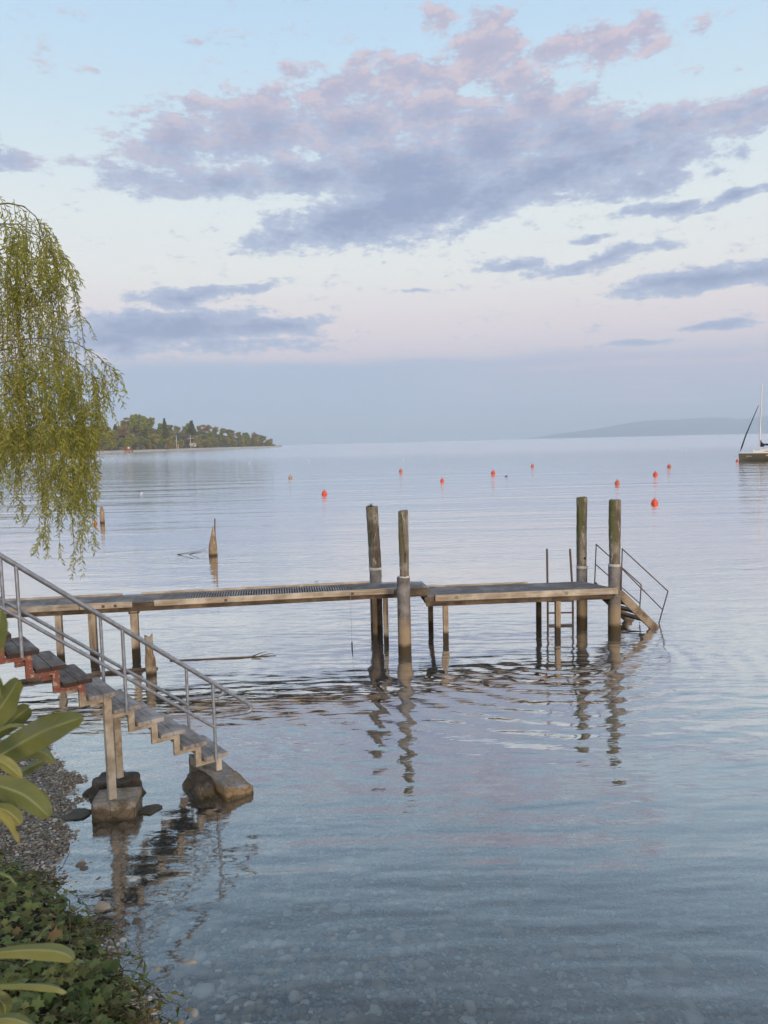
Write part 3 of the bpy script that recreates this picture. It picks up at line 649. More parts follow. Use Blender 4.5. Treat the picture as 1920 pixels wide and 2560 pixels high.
for w0 in (.06, .66):
    MB().prism(zig(k0, k1), C0, sD, zu, sW, w0, w0+.055).build('stringer', string_m, st, .003)
for k in range(k0, k1+1):
    mb = MB(); o_ = SP(k)
    for a0, a1 in ((-.335, -.172), (-.168, 0)):
        mb.frame(o_, sD, sW, zu, (a0, a1, random.uniform(-.004, .004), SW+random.uniform(-.004, .004), -.054, 0))
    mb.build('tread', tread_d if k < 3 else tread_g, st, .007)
def leg(k, w, zb, wd=.095):
    p = SP(k, w); MB().frame(Vector((p.x, p.y, 0)), sD, sW, zu, (-wd/2, wd/2, -wd/2, wd/2, zb, p.z-.10)).build('column', string_m, st, .006); return p
cA = leg(2.62, .087, .22, .092); cB = leg(3.62, .687, .20, .085)
PK = (-.7, 3.3, 7.3); RH = .845; RL = .245
for w0 in (-.05, SW+.045):
    mb = MB(); dw = 1 if w0 < 0 else -1
    endk = 8.75; pts = [SP(k0-.5, w0, RH), SP(PK[0], w0, RH), SP(4, w0, RH), SP(endk, w0, RH)]
    e0 = SP(endk, w0, RH); e1 = SP(9.35, w0, RH+.03); e2 = SP(9.3, w0, RH-.13)
    back = SP(PK[2], w0, .385)
    pts.append(SP(9.0, w0, RH)); e0 = pts[-1]
    for i in range(1, 8):
        q = i/8; pts.append(e0*(1-q)**3 + SP(9.22, w0, RH)*3*q*(1-q)**2 + SP(9.27, w0, RH-.05)*3*q*q*(1-q) + SP(9.05, w0, RH-.115)*q**3)
    pts += [SP(8.9, w0, RH-.15), back]
    mb.tube(pts, .027, 10)
    rl = RL if w0 < 0 else RL+.06
    mb.tube([SP(k0-.5, w0, rl), SP(PK[2], w0, rl)], .022, 8)
    hr = mb.build('handrail', metal_m, st)
    for k in PK+(-4.7,):
        MB().tube([SP(k, w0, -.21 if w0 < 0 else -.16), SP(k, w0, RH-.01)], .021, 10).build('post', metal_m, hr)

# footing block, slab, boulders
def rough_box(name, c, ax, ay, dims, mat, label, cat, n=7, amp=.02, seed=0, taper=0.0, slant=0.0):
    ax = ax.normalized(); ay = ay.normalized(); mb = MB(); lx, ly, z0, z1 = dims
    import bmesh
    bm = bmesh.new(); bmesh.ops.create_cube(bm, size=1.0); bmesh.ops.subdivide_edges(bm, edges=bm.edges[:], cuts=n, use_grid_fill=True)
    for v in bm.verts:
        p = v.co.copy(); zf = p.z+.5; tp = 1-taper*zf
        # soften the corners
        m_ = max(abs(p.x), abs(p.y), abs(p.z)); p = p.lerp(p.normalized()*.62, .045)
        w_ = Vector(c)+ax*(p.x*lx*tp)+ay*(p.y*ly*tp)+zu*(z0+(z1-z0)*(p.z+.5)+slant*(p.y*.7-p.x)*(p.z+.5))
        w_ += Vector([mnoise.noise(w_*5+Vector((seed, i*7, 0))) for i in range(3)])*amp + Vector([mnoise.noise(w_*16+Vector((seed, i*7, 0))) for i in range(3)])*amp*.3
        v.co = w_
    mb.add([v.co for v in bm.verts], [[v.index for v in f.verts] for f in bm.faces], True); bm.free()
    o = mb.build(name, mat, None, 0, c); tag(o, label, cat); return o
rough_box('concrete_block', Vector((cA.x+.03, cA.y+.07, 0)), Vector((.995, .10, 0)), Vector((-.10, .995, 0)), (.52, .42, -.25, .225), conc_m, 'square concrete footing block under the front column of the staircase', 'concrete block', 9, .012, 2)
rough_box('concrete_slab', Vector((-1.92, 9.50, 0))+sW*.62, sD, sW, (.40, 1.25, -.3, .165), slab_m, 'long low concrete slab under the bottom step', 'concrete slab', 12, .02, 6, .04, .09)
def rock(c, sx, sy, sz, rot, seed, label, flat=.5):
    v, f = sub(*sub(*I1)); mb = MB(); vs = []
    for p in v:
        q = Vector(p); n_ = mnoise.noise(q*1.6+Vector((seed, 0, 0)))*.34+mnoise.noise(q*4+Vector((seed, 3, 0)))*.10+mnoise.noise(q*9+Vector((seed, 3, 5)))*.04
        q = q*(1+n_); q = Vector((q.x*sx, q.y*sy, min(q.z, flat)*sz)); 
        vs.append((c[0]+q.x*cos(rot)-q.y*sin(rot), c[1]+q.x*sin(rot)+q.y*cos(rot), c[2]+q.z))
    mb.add(vs, [tuple(a) for a in f], True); o = mb.build('boulder', rock_m, None, 0, c); return tag(o, label, 'boulder')
rock((cB.x-.06, cB.y-.02, -.02), .37, .27, .36, .1, 2.2, 'rounded dark boulder behind the concrete block, carrying the rear column', .62)
rock((-2.50, 9.78, -.07), .18, .38, .29, .62, 7.5, 'dark wet boulder leaning against the slab under the bottom steps', .8)
for i, (dx, dy, r, lb) in enumerate([(-.45, .02, .16, 'low wet stone at the waterline left of the concrete block'), (.42, .12, .13, 'flat small stone at the waterline right of the concrete block')]):
    rock((cA.x+dx, cA.y+dy, -.02), r*1.2, r, .07, i, i*3.3, lb)['category'] = 'stone'

# ------------------------------------------------------------------ broken posts, pipe and branches in the water
def broken(px, py, ptop, w_px, label, seed, shape):
    p = at(px, py, 0); e = empty('broken_post', (p.x, p.y, 0), label, 'broken post'); r = w_px/F*p.y/2
    zt = atY(px, ptop, p.y).z; n = 16; m = 14; vs = []
    for i in range(m+1):
        for k in range(n):
            a = 2*pi*k/n; q = i/m; s_ = shape(q, a)
            rr = r*s_[0]*(1+.22*mnoise.noise(Vector((cos(a)*1.5+seed, sin(a)*1.5, q*3+seed))))
            vs.append((p.x+cos(a)*rr+s_[1]*r, p.y+sin(a)*rr, -.8+(zt+.8)*(q)*1.0 + (s_[2] if i == m else 0)))
    mb = MB(); mb.add(vs, [(i*n+k, i*n+(k+1) % n, (i+1)*n+(k+1) % n, (i+1)*n+k) for i in range(m) for k in range(n)], True); mb.add(vs[-n:], [tuple(range(n))])
    mb.build('stake', stump_m, e); return e, p, r
def f_water(zt): return .8/(zt+.8)
e, p, r = broken(533, 1389, 1318, 20, 'splintered grey stake with a thin rod on top, standing alone in the water', 3.0,
    lambda q, a: ((1.0 if q < .60 else max(.28, 1-(q-.60)*1.75)), (0 if q < .6 else (q-.6)*.9), .03*sin(a*2)))
MB().tube([(p.x+.10, p.y-.02, .55), (p.x+.14, p.y-.02, atY(536, 1296, p.y).z)], .026, 6).build('rod', rust_m, e)
e, p, r = broken(256, 1307, 1266, 11.5, 'slim distant stake with a pointed top, right of the hanging willow twigs', 8.0,
    lambda q, a: ((1.0 if q < .8 else 1-(q-.8)*3.0), 0, 0))
e, p, r = broken(377, 1686, 1592, 27, 'short broken post with a torn pale top, behind the handrail', 5.0,
    lambda q, a: ((1.0 if q < .72 else .72+.12*sin(3*a)), (0 if q < .72 else -.12), .05*sin(a*2+1)+.03*sin(a*5)))
pa_, pb_ = at(30, 1712, -.02), at(395, 1674, -.02)
mb = MB().tube([pa_+(pb_-pa_)*(i/8)+zu*(.035+.012*sin(i*1.3)) for i in range(9)], [.045, .05, .048, .045, .045, .04, .04, .035, .03], 8)
o = mb.build('pole', beam_m, None, 0, tuple((pa_+pb_)/2)); tag(o, 'thin dark pole floating flat on the water behind the stair treads', 'pole')
def branch(pts, rs, name, label, tw):
    base = pts[0]; mb = MB().tube(pts, rs, 6)
    for a_, b_, r_ in tw: mb.tube([a_, a_.lerp(b_, .5)+zu*.012, b_], [r_, r_*.7, r_*.3], 5)
    o = mb.build(name, post_m2, None, 0, tuple(base)); return tag(o, label, 'branch')
post_m2 = mat_simple('driftwood', L(.13, .10, .065), .8, .3, .5, 8)
w1 = [at(x, y, .004) for x, y in ((425, 1652), (500, 1649), (560, 1646), (620, 1643), (690, 1639))]
branch(w1, [.022, .02, .02, .018, .006], 'driftwood_branch', 'long thin driftwood branch floating right of the broken post', [(at(628, 1642, .01), at(668, 1628, .05), .016), (at(650, 1640, .01), at(684, 1633, .03), .012)])
w2 = [at(*q, 0)+zu*z for q, z in (((518, 1362), .12), ((490, 1376), .0), ((470, 1386), -.02))]
bt = [at(443, 1388, 0), at(512, 1366, 0)]
for i, (q, lb) in enumerate([(((517, 1372, .05), (495, 1380, .03), (473, 1387, .0), (497, 1395, .0)), 'bent twig sticking out of the water beside the lone stake'),
                             (((490, 1379, .03), (443, 1387, .01), (462, 1391, .0), (481, 1395, .0)), 'second bent twig in the water, farther left of the lone stake')]):
    pts = [at(a_, b_, 0)+zu*c_ for a_, b_, c_ in q]; mb = MB().tube(pts, [.006, .012, .013, .008], 5); o = mb.build('twig', post_m2, None, 0, tuple(pts[1])); tag(o, lb, 'twig')

# ------------------------------------------------------------------ buoys and birds
bu_o = mat_simple('buoy_orange', L(.82, .10, .035), .35, .5, .12, 3); bu_r = mat_simple('buoy_pale_red', L(.70, .16, .09), .4, .5, .3, 3)
bu_t = mat_simple('buoy_faded', L(.50, .36, .26), .5, .4, .3, 3); bu_w = mat_simple('buoy_white', L(.82, .80, .78), .4, .5, .1, 3)
def buoy(px, py, wpx, mt, label, loop=True):
    p = at(px, py, 0); r = wpx/F*p.y/2; e = empty('buoy', (p.x, p.y, 0), label, 'buoy', 'mooring buoys floating on the lake')
    prof = [(r*.02, -r*.75), (r*.55, -r*.6), (r*.9, -r*.25), (r, r*.15), (r*.96, r*.5), (r*.80, r*.9), (r*.5, r*1.2), (r*.22, r*1.32), (r*.2, r*1.45), (r*.05, r*1.47)]
    MB().lathe((p.x, p.y, 0), prof, 16).build('float', mt, e)
    if loop:
        pts = [Vector((p.x+cos(a)*r*.22, p.y, r*1.55+sin(a)*r*.26)) for a in [2*pi*i/10 for i in range(11)]]
        MB().tube(pts, r*.07, 6, False).build('ring', rust_m, e)
B_ = [(726, 1195, 10, bu_t, 'faded tan buoy, leftmost of the mid distance buoys'), (811, 1236, 14, bu_o, 'orange buoy lying left of the tallest jetty piles, nearest on that side'),
      (1002, 1179, 9, bu_r, 'small reddish buoy above the pair of left piles'), (1105.5, 1203, 10, bu_o, 'small orange buoy just right of the left pair of piles'),
      (1233, 1184, 11, bu_o, 'orange buoy beside the dark swimming duck'), (1331, 1166, 8, bu_r, 'tiny reddish buoy midway between the duck and the right piles'),
      (1543, 1210, 13, bu_r, 'pale red buoy right above the front right pile'), (1638.5, 1188, 12, bu_o, 'orange buoy second from the front on the right'),
      (1673, 1168, 10, bu_r, 'small red buoy, farthest of the three right of the piles'), (1636.5, 1259, 17, bu_o, 'largest bright orange buoy, right of the piles'),
      (1843, 1153, 7, bu_o, 'small red buoy at the bow of the sailboat'), (239, 1309, 9, bu_o, 'small red float beside the slim distant stake')]
for b in B_: buoy(*b[:4], b[4])
for px, py, w, lb in [(772, 1153, 4, 'tiny white float far out, above the orange left buoy'), (1007, 1150, 4, 'tiny white float far out above the small reddish buoy'), (623, 1158, 4, 'tiny white float near the tip of the headland'),
                      (1677, 1125, 4, 'tiny white float on the horizon side, left of a twin'), (1714.5, 1128, 4, 'tiny white float closest to the sailboat')]:
    buoy(px, py, w, bu_w, lb, False)
def duck(px, py, wpx, dark, light, label, sgn):
    p = at(px, py, 0); s_ = wpx/F*p.y/2; v, f = sub(*I0); vs = []
    for q in v:
        x, y, z = q; x2 = x*s_; z2 = z*s_*.42+s_*.12+(.25*s_*max(0, -x)**3); vs.append((p.x+x2*sgn, p.y+y*s_*.45, z2))
    e = MB().add(vs, [tuple(a) if sgn > 0 else tuple(a)[::-1] for a in f], True).build('water_bird', dark, None, 0, (p.x, p.y, 0)); tag(e, label, 'bird')
    mb = MB(); mb.tube([(p.x+sgn*s_*.65, p.y, s_*.2), (p.x+sgn*s_*.8, p.y, s_*.6), (p.x+sgn*s_*.82, p.y, s_*.85)], [s_*.24, s_*.16, s_*.14], 8)
    hv = [(p.x+sgn*(s_*.9+q[0]*s_*.26), p.y+q[1]*s_*.2, s_*.95+q[2]*s_*.2) for q in v]; mb.add(hv, [tuple(a) for a in f], True)
    mb.tube([(p.x+sgn*s_*1.1, p.y, s_*.93), (p.x+sgn*s_*1.38, p.y, s_*.88)], [s_*.07, s_*.03], 6); mb.build('head', light, e)
dk = mat_simple('feather_dark', L(.025, .025, .03), .6); wh = mat_simple('feather_white', L(.75, .74, .72), .6)
duck(1265, 1191, 7, dk, dk, 'small dark duck swimming right of an orange buoy', 1)
duck(353, 1233, 9, wh, dk, 'white bodied water bird swimming off the headland', -1)

# ------------------------------------------------------------------ sailboat (bow to the left)
YB = 127.0; bow = at(1846, 1151.5, 0); YB = bow.y; hx = bow.x
sb = empty('sailboat', (hx+5, YB, 0), 'moored sailboat with olive grey hull, dark sail cover and furled headsail', 'sailboat')
LB = 10.2; FB = 1.20
hull_m = mat_simple('hull_olive', L(.13, .125, .10), .3, .5, .15, .5); white_m = mat_simple('gelcoat_white', L(.80, .76, .68), .35, .5, .08, 1)
navy_m = mat_simple('navy_canvas', L(.018, .02, .045), .85, .2, .3, 3); alu_m = mat_simple('mast_aluminium', L(.70, .64, .60), .35, .5, .1, 2, .3)
def hullsec(q): # half beam at deck, keel depth
    b_ = 1.65*(1-(1-min(q/.55, 1))**2.2)**.85*(1-.22*max(0, (q-.6)/.4)**2); return max(b_, .03), -.42*sin(pi*min(1, q*.9+.06))**.7
vs = []; ns = 24; nc = 13
for i in range(ns+1):
    q = i/ns; b_, kd = hullsec(q)
    for k in range(nc):
        a = (k/(nc-1)-.5)*pi; yy = sin(a); zz = kd+(FB-kd)*(1-abs(cos(a))**1.6)
        rake = (1-(zz/FB if zz > 0 else 0))*(.10 if q < .5 else -.0)*(1-q)
        vs.append((hx+q*LB+rake, YB+b_*yy, zz))
mb = MB(); mb.add(vs, [(i*nc+k, i*nc+k+1, (i+1)*nc+k+1, (i+1)*nc+k) for i in range(ns) for k in range(nc-1)], True)
mb.add(vs[-nc:], [tuple(range(nc))]); mb.build('hull', hull_m, sb)
vs = []
for i in range(ns+1):
    q = i/ns; b_, _ = hullsec(q); x = hx+q*LB
    vs += [(x-.02, YB-b_-.035, FB-.02), (x-.02, YB-b_-.035, FB+.13), (x, YB-b_*.6, FB+.17), (x, YB+b_*.6, FB+.17), (x-.02, YB+b_+.035, FB+.13), (x-.02, YB+b_+.035, FB-.02)]
mb = MB(); mb.add(vs, [(i*6+k, i*6+(k+1) % 6, (i+1)*6+(k+1) % 6, (i+1)*6+k) for i in range(ns) for k in range(6)]); mb.add(vs[:6], [tuple(range(6))]); mb.add(vs[-6:], [tuple(range(6))[::-1]])
mb.build('deck', white_m, sb)
def coach(z0, z1, x0, x1, b0, mat, name):
    vs = []; n = 14
    for i in range(n+1):
        q = i/n; h_ = z0+(z1-z0)*min(1, q*3)**.8*(1-.3*max(0, q-.7)/.3); b_ = b0*(.35+.65*min(1, q*2.2))
        x = x0+(x1-x0)*q; vs += [(x, YB-b_, z0), (x, YB-b_*.86, h_), (x, YB, h_+.06), (x, YB+b_*.86, h_), (x, YB+b_, z0)]
    mb = MB(); mb.add(vs, [(i*5+k, i*5+k+1, (i+1)*5+k+1, (i+1)*5+k) for i in range(n) for k in range(4)], True); return mb.build(name, mat, sb)
coach(FB+.15, FB+.55, hx+2.3, hx+7.0, 1.0, white_m, 'cabin')
win = mat_simple('tinted_glass', L(.05, .03, .02), .15, .6)
MB().add([(hx+3.6, YB-.985, FB+.24), (hx+4.3, YB-1.0, FB+.24), (hx+6.2, YB-1.0, FB+.26), (hx+6.2, YB-.93, FB+.42), (hx+4.6, YB-.95, FB+.40)], [(0, 1, 2, 3, 4)]).build('window', win, sb)
mast_x = hx+3.55; mt = atY(1899, 961, YB).z
MB().tube([(mast_x-.02, YB, FB+.1), (mast_x+.0, YB, 6), (mast_x+.17, YB, mt)], [.10, .095, .07], 10).build('mast', alu_m, sb)
mb = MB(); mb.tube([(mast_x-.02, YB, 6.2), (mast_x+.05, YB-.8, 6.15)], .02, 6); mb.tube([(mast_x-.02, YB, 6.2), (mast_x+.05, YB+.8, 6.15)], .02, 6); mb.build('spreader', alu_m, sb)
MB().tube([(hx+.25, YB, FB+.25), (hx+.55, YB, FB+1.1), (hx+1.2, YB, FB+3.1), (mast_x-.35, YB, 9.1)], [.04, .13, .11, .05], 8).build('furled_headsail', navy_m, sb)
MB().tube([(hx+.12, YB, FB+.12), (mast_x-.25, YB, 9.5)], .018, 5).build('forestay', alu_m, sb)
mb = MB(); mb.tube([(hx+LB-.1, YB, FB+.2), (mast_x+.16, YB, mt-.1)], .012, 5)
for s_ in (-1, 1): mb.tube([(mast_x+.3, YB+s_*1.4, FB+.1), (mast_x+.05, YB+s_*.8, 6.15), (mast_x+.12, YB, 9.6)], .012, 5)
mb.build('rigging', alu_m, sb)
MB().prism([(0, 0), (0, 1.12), (.18, 1.12), (.32, .75), (.6, .55), (4.1, .48), (4.1, .22), (.8, .20), (.65, .0)], (mast_x-.02, YB, FB+1.0), Vector((1, 0, 0)), zu, Vector((0, 1, 0)), -.12, .12).build('sail_cover', navy_m, sb, .04)
mb = MB()
for s_ in (-1, 1): mb.tube([(hx+.15, YB+s_*.1, FB+.15), (hx+.2, YB+s_*.2, FB+.7), (hx+1.5, YB+s_*.9, FB+.68), (hx+1.55, YB+s_*.95, FB+.15)], .015, 5)
mb.build('bow_rail', alu_m, sb)
MB().box(hx+2.25, hx+2.4, YB-.5, YB-.3, FB+.12, FB+.6).build('vent', white_m, sb)
def stripe(x0, x1, z0, z1, mat, name):
    n = 8; vs = []
    for i in range(n+1):
        x = x0+(x1-x0)*i/n; b_, kd = hullsec((x-hx)/LB)
        for z in (z0, z1):
            aa = math.acos(max(0, min(1, (1-(z-kd)/(FB-kd))))**(1/1.6)); vs.append((x, YB-b_*sin(aa)-.02, z))
    MB().add(vs, [(2*i, 2*i+2, 2*i+3, 2*i+1) for i in range(n)]).build(name, mat, sb)
stripe(hx+3.9, hx+8.8, .70, .92, mat_simple('hull_stripe', L(.75, .45, .25), .4), 'stripe')
def text(body, size, loc, mat, parent, name='lettering'):
    cu = bpy.data.curves.new(name, 'FONT'); cu.body = body; cu.size = size; cu.extrude = .002; cu.shear = .25
    to = bpy.data.objects.new(name, cu); C.objects.link(to); dg = bpy.context.evaluated_depsgraph_get(); me = bpy.data.meshes.new_from_object(to.evaluated_get(dg))
    bpy.data.objects.remove(to); me.materials.clear(); me.materials.append(mat)
    o = bpy.data.objects.new(name, me); C.objects.link(o); o.parent = parent; o.location = Vector(loc)-wloc(parent); o.rotation_euler = (pi/2, 0, .0); return o
b1 = hullsec(1.6/LB)[0]; b0_ = hullsec(1.1/LB)[0]
o = text('Juno', .42, (hx+1.0, YB-b0_*1.0, .62), mat_simple('lettering_cream', L(.65, .60, .42), .5), sb); o.rotation_euler = (pi/2, 0, -math.atan2(b1-b0_, .5))

# ------------------------------------------------------------------ leaf builder
class LeafB:
    def __init__(s): s.V = []; s.F = []; s.C = []
    def quadleaf(s, p, d, n, ln, wd, col, bend=.15):
        """narrow leaf: 4 vertices, two faces"""
        side = d.cross(n); side.normalize(); b = len(s.V)
        m = p + d*(ln*.45) + n*(ln*bend*.4); e = p + d*ln - n*(ln*bend)
        s.V += [tuple(p), tuple(m+side*(wd/2)), tuple(e), tuple(m-side*(wd/2))]
        s.F += [(b, b+1, b+2), (b, b+2, b+3)]; s.C += [(col, .3, 0, 1)]*4
    def build(s, name, mat, parent=None, loc=(0, 0, 0)):
        return npmesh(name, np.array(s.V), np.array(s.F), mat, True, np.array(s.C), loc, parent)

# ------------------------------------------------------------------ willow hanging in from the left
wl = LeafB(); br = MB(); tw = MB()
wt = empty('willow_tree', (-7.6, 9.6, .2), 'weeping willow with long hanging yellow green twigs at the left edge', 'tree')
TB = Vector((-7.6, 9.6, -.2))
br_m = mat_wood('willow_bark', L(.22, .19, .11), L(.05, .04, .03), L(.22, .19, .14), (9, 9, 1.5))
trk = MB(); trk.tube([TB, TB+Vector((.15, -.1, 1.5)), TB+Vector((.1, -.3, 3.2)), TB+Vector((.4, -.5, 5.2)), TB+Vector((.9, -.8, 7.0))], [.42, .34, .30, .22, .12], 14)
trk.tube([TB+Vector((.1, -.3, 3.2)), TB+Vector((-.8, .4, 5)), TB+Vector((-1.6, .8, 7))], [.24, .17, .08], 10)
trk.build('trunk', br_m, wt)
def strand(p0, ln, drift, seg=.045, dens=1.0, tone=0):
    """hanging twig: p0 top point, grows down; returns nothing"""
    p = Vector(p0); d = Vector((drift[0], drift[1], -1)).normalized(); pts = [p.copy()]; n = max(4, int(ln/seg)); gap = random.random()*6
    sway = Vector((random.uniform(-.3, .3), random.uniform(-.3, .3), 0)); base = random.uniform(-.08, .08)+tone
    clump = random.uniform(0, 6)
    for i in range(n):
        q = i/n
        dd = (Vector((drift[0]*(1-q)**2, drift[1]*(1-q)**2, -.25-.75*min(1, q*2.5))) + sway*.14*sin(i*.13+clump)).normalized()
        p = p + dd*seg; pts.append(p.copy())
        if mnoise.noise(Vector((clump, i*.16, 3))) < -.22/dens: continue
        for k in range(2):
            a = i*2.4+k*pi+random.uniform(-.7, .7); o = Vector((cos(a), sin(a), 0)); dl = (o*random.uniform(.6, 1.1)+dd*random.uniform(.45, 1.1)).normalized()
            nn = dl.cross(Vector((random.uniform(-1, 1), random.uniform(-1, 1), random.uniform(-.3, 1)))); nn.normalize()
            wl.quadleaf(p+dd*random.uniform(-.02, .02), dl, nn, random.uniform(.04, .075), random.uniform(.010, .016), min(1, max(0, .45+base+random.uniform(-.3, .3))), .18)
        if random.random() < .10*dens:      # short side shoot
            a = random.uniform(0, 2*pi); o = Vector((cos(a), sin(a), -.5)).normalized(); r = p.copy(); m = random.randint(4, 9); sp = [r.copy()]
            for j in range(m):
                o = (o+Vector((0, 0, -.18))).normalized(); r = r+o*.032; sp.append(r.copy())
                for k in range(2):
                    a2 = random.uniform(0, 2*pi); dl = (o*.8+Vector((cos(a2), sin(a2), random.uniform(-.5, .2)))*.7).normalized(); nn = dl.cross(Vector((random.uniform(-1, 1), random.uniform(-1, 1), .5))); nn.normalize()
                    wl.quadleaf(r, dl, nn, random.uniform(.035, .065), random.uniform(.009, .015), min(1, max(0, .5+base+random.uniform(-.3, .3))), .18)
            tw.tube(sp, .0018, 3, False)
    tw.tube(pts[::2], [.0035*(1-.6*i/len(pts[::2])) for i in range(len(pts[::2]))], 3, False)
YW = 7.4
def bough(pix, Y0, r0):
    pts = [atY(x, y, Y0+dy) for x, y, dy in pix]; m = len(pts)
    br.tube(pts, [.7*r0*(1-.85*i/(m-1)) for i in range(m)], 6); return pts
def along(pts, q):
    q *= len(pts)-1; i = min(int(q), len(pts)-2); return pts[i].lerp(pts[i+1], q-i)
boughs = [  # (pixel polyline, depth, radius, strands, min len px, max len px)
    ([(-420,760,.6),(-220,590,.3),(-60,516,.1),(20,508,0),(60,516,0),(90,542,0),(110,590,0),(128,650,0)], 7.4, .017, 22, 160, 420),
    ([(-400,760,.6),(-200,620,.2),(-20,560,0),(60,575,0),(120,600,0),(160,655,0)], 7.7, .014, 26, 150, 560),
    ([(-150,620,.4),(0,560,0),(50,560,0),(95,590,0),(135,640,0),(165,690,0)], 7.2, .012, 16, 60, 300),
    ([(-450,900,.8),(-200,760,.3),(-40,640,0),(40,610,0),(90,640,0),(120,690,0)], 8.0, .016, 34, 250, 620),
    ([(-500,960,.8),(-250,850,.2),(-60,720,0),(30,690,0),(80,720,0)], 7.6, .015, 34, 250, 560),
    ([(-450,1010,.6),(-150,900,.2),(20,850,0),(110,845,0),(190,858,0),(245,890,0),(285,930,0)], 7.3, .015, 20, 60, 260),
    ([(-450,1050,.6),(-200,960,.2),(-20,880,0),(90,860,0),(160,880,0),(215,920,0),(250,960,0)], 7.8, .016, 44, 150, 430),
    ([(-350,1000,.4),(-120,930,.2),(40,900,0),(140,905,0),(210,945,0)], 7.1, .012, 40, 180, 430),
    ([(-500,1150,.6),(-250,1000,.2),(-60,950,0),(60,930,0),(150,960,0),(225,1010,0)], 7.6, .016, 44, 150, 380),
    ([(-300,1080,.4),(-120,1000,0),(20,985,0),(120,1000,0),(200,1040,0)], 7.25, .012, 38, 150, 300),
]
env = [(-600, 1330), (-20, 1255), (15, 1225), (38, 1300), (55, 1160), (75, 1215), (90, 1395), (105, 1330), (125, 1250), (140, 1330), (150, 1180), (165, 1290), (178, 1435), (196, 1440), (208, 1310), (228, 1290), (234, 1150), (248, 1060), (262, 1010), (280, 950), (300, 915)]
def envy(x):
    for (a, b), (c, d) in zip(env[:-1], env[1:]):
        if a <= x <= c: return b+(d-b)*(x-a)/(c-a)
    return 900
def topx(pt):
    v = pt-Vector((0, 0, H)); y_ = v.dot(fw); u = v.dot(rt)/y_*F; w_ = -v.dot(up)/y_*F; return 960+u, 1280+w_
for pix, Y0, r0, ns_, l0, l1 in boughs:
    pts = bough(pix, Y0, r0)
    for i in range(int(ns_*(.74 if pix[-1][1] < 800 else .50))):
        q = random.uniform(.28, 1.0)**.85; p = along(pts, q)+Vector((random.uniform(-.03, .03), random.uniform(-.35, .35)*(1 if q < .9 else .3), random.uniform(-.02, .02)))
        X_, Y_ = topx(p); lp = random.uniform(l0, l1)
        if Y0 and X_ > -60: lp = min(lp, max(60, envy(X_+8)-Y_-random.uniform(0, 60)))
        strand(p, lp/F*p.y, (random.uniform(-.1, .18), random.uniform(-.2, .2)), tone=random.uniform(-.12, .12))
    for i in range(int(ns_*.35)):        # short leafy shoots on the bough itself, pointing outwards
        q = random.uniform(.45, 1.0); p = along(pts, q); strand(p, random.uniform(35, 110)/F*p.y, (random.uniform(.0, .9), random.uniform(-.5, .5)), dens=1.4, tone=random.uniform(-.05, .15))
# the long single tresses that reach below the rest
for x, y0, y1, Y_ in [(40,1000,1300,7.3),(28,1050,1215,7.1),(90,1010,1350,7.2),(94,1120,1412,7.25),(100,1080,1380,7.4),(108,1100,1330,7.1),(132,1100,1290,7.3),(142,1150,1345,7.4),(150,1050,1270,7.2),
                      (172,1020,1300,7.3),(180,1100,1452,7.2),(184,1200,1450,7.25),(192,1150,1420,7.3),(200,1080,1390,7.15),(210,1020,1330,7.4),(218,1000,1400,7.3),(226,1010,1290,7.2),(205,1100,1300,7.6),
                      (236,1000,1180,7.5),(245,960,1110,7.4),(262,940,1060,7.3),(58,1040,1190,7.0),(75,1010,1240,7.6),(118,1020,1260,7.6),(160,1000,1230,7.0),(10,1050,1240,7.3),(-12,1000,1270,7.4),(30,1040,1260,7.6),(0,1000,1200,7.1),(48,1040,1250,7.5)]:
    for _ in range(2):
        p = atY(x+random.uniform(-7, 3)-6, y0+random.uniform(-20, 20), Y_); strand(p, (y1-y0-random.uniform(0, 60))/F*Y_, (random.uniform(0, .08), 0), dens=1.5, tone=.06)
# limbs from the trunk out to the boughs
for a, b in [((.4, -.5, 5.2), (-420, 760)), ((.3, -.4, 4.5), (-450, 900)), ((.2, -.3, 3.9), (-450, 1050)), ((.2, -.3, 3.4), (-500, 1150)), ((.35, -.45, 4.9), (-400, 760)), ((.25, -.35, 4.2), (-500, 960)), ((.2, -.3, 3.7), (-350, 1000))]:
    e_ = atY(b[0], b[1], 8.0); s_ = TB+Vector(a); br.tube([s_, s_.lerp(e_, .5)+zu*.35, e_], [.09, .05, .018], 7)
br.build('boughs', br_m, wt)
tw.build('twigs', mat_simple('willow_twig', L(.26, .22, .07), .7, .3, .2, 9), wt)
will_m = mat_leaf('willow_leaf', [L(.17, .19, .030), L(.34, .35, .06), L(.54, .52, .14)], .5, .42, (.50, .50, .09, 1), .3)
wl.build('foliage', will_m, wt)

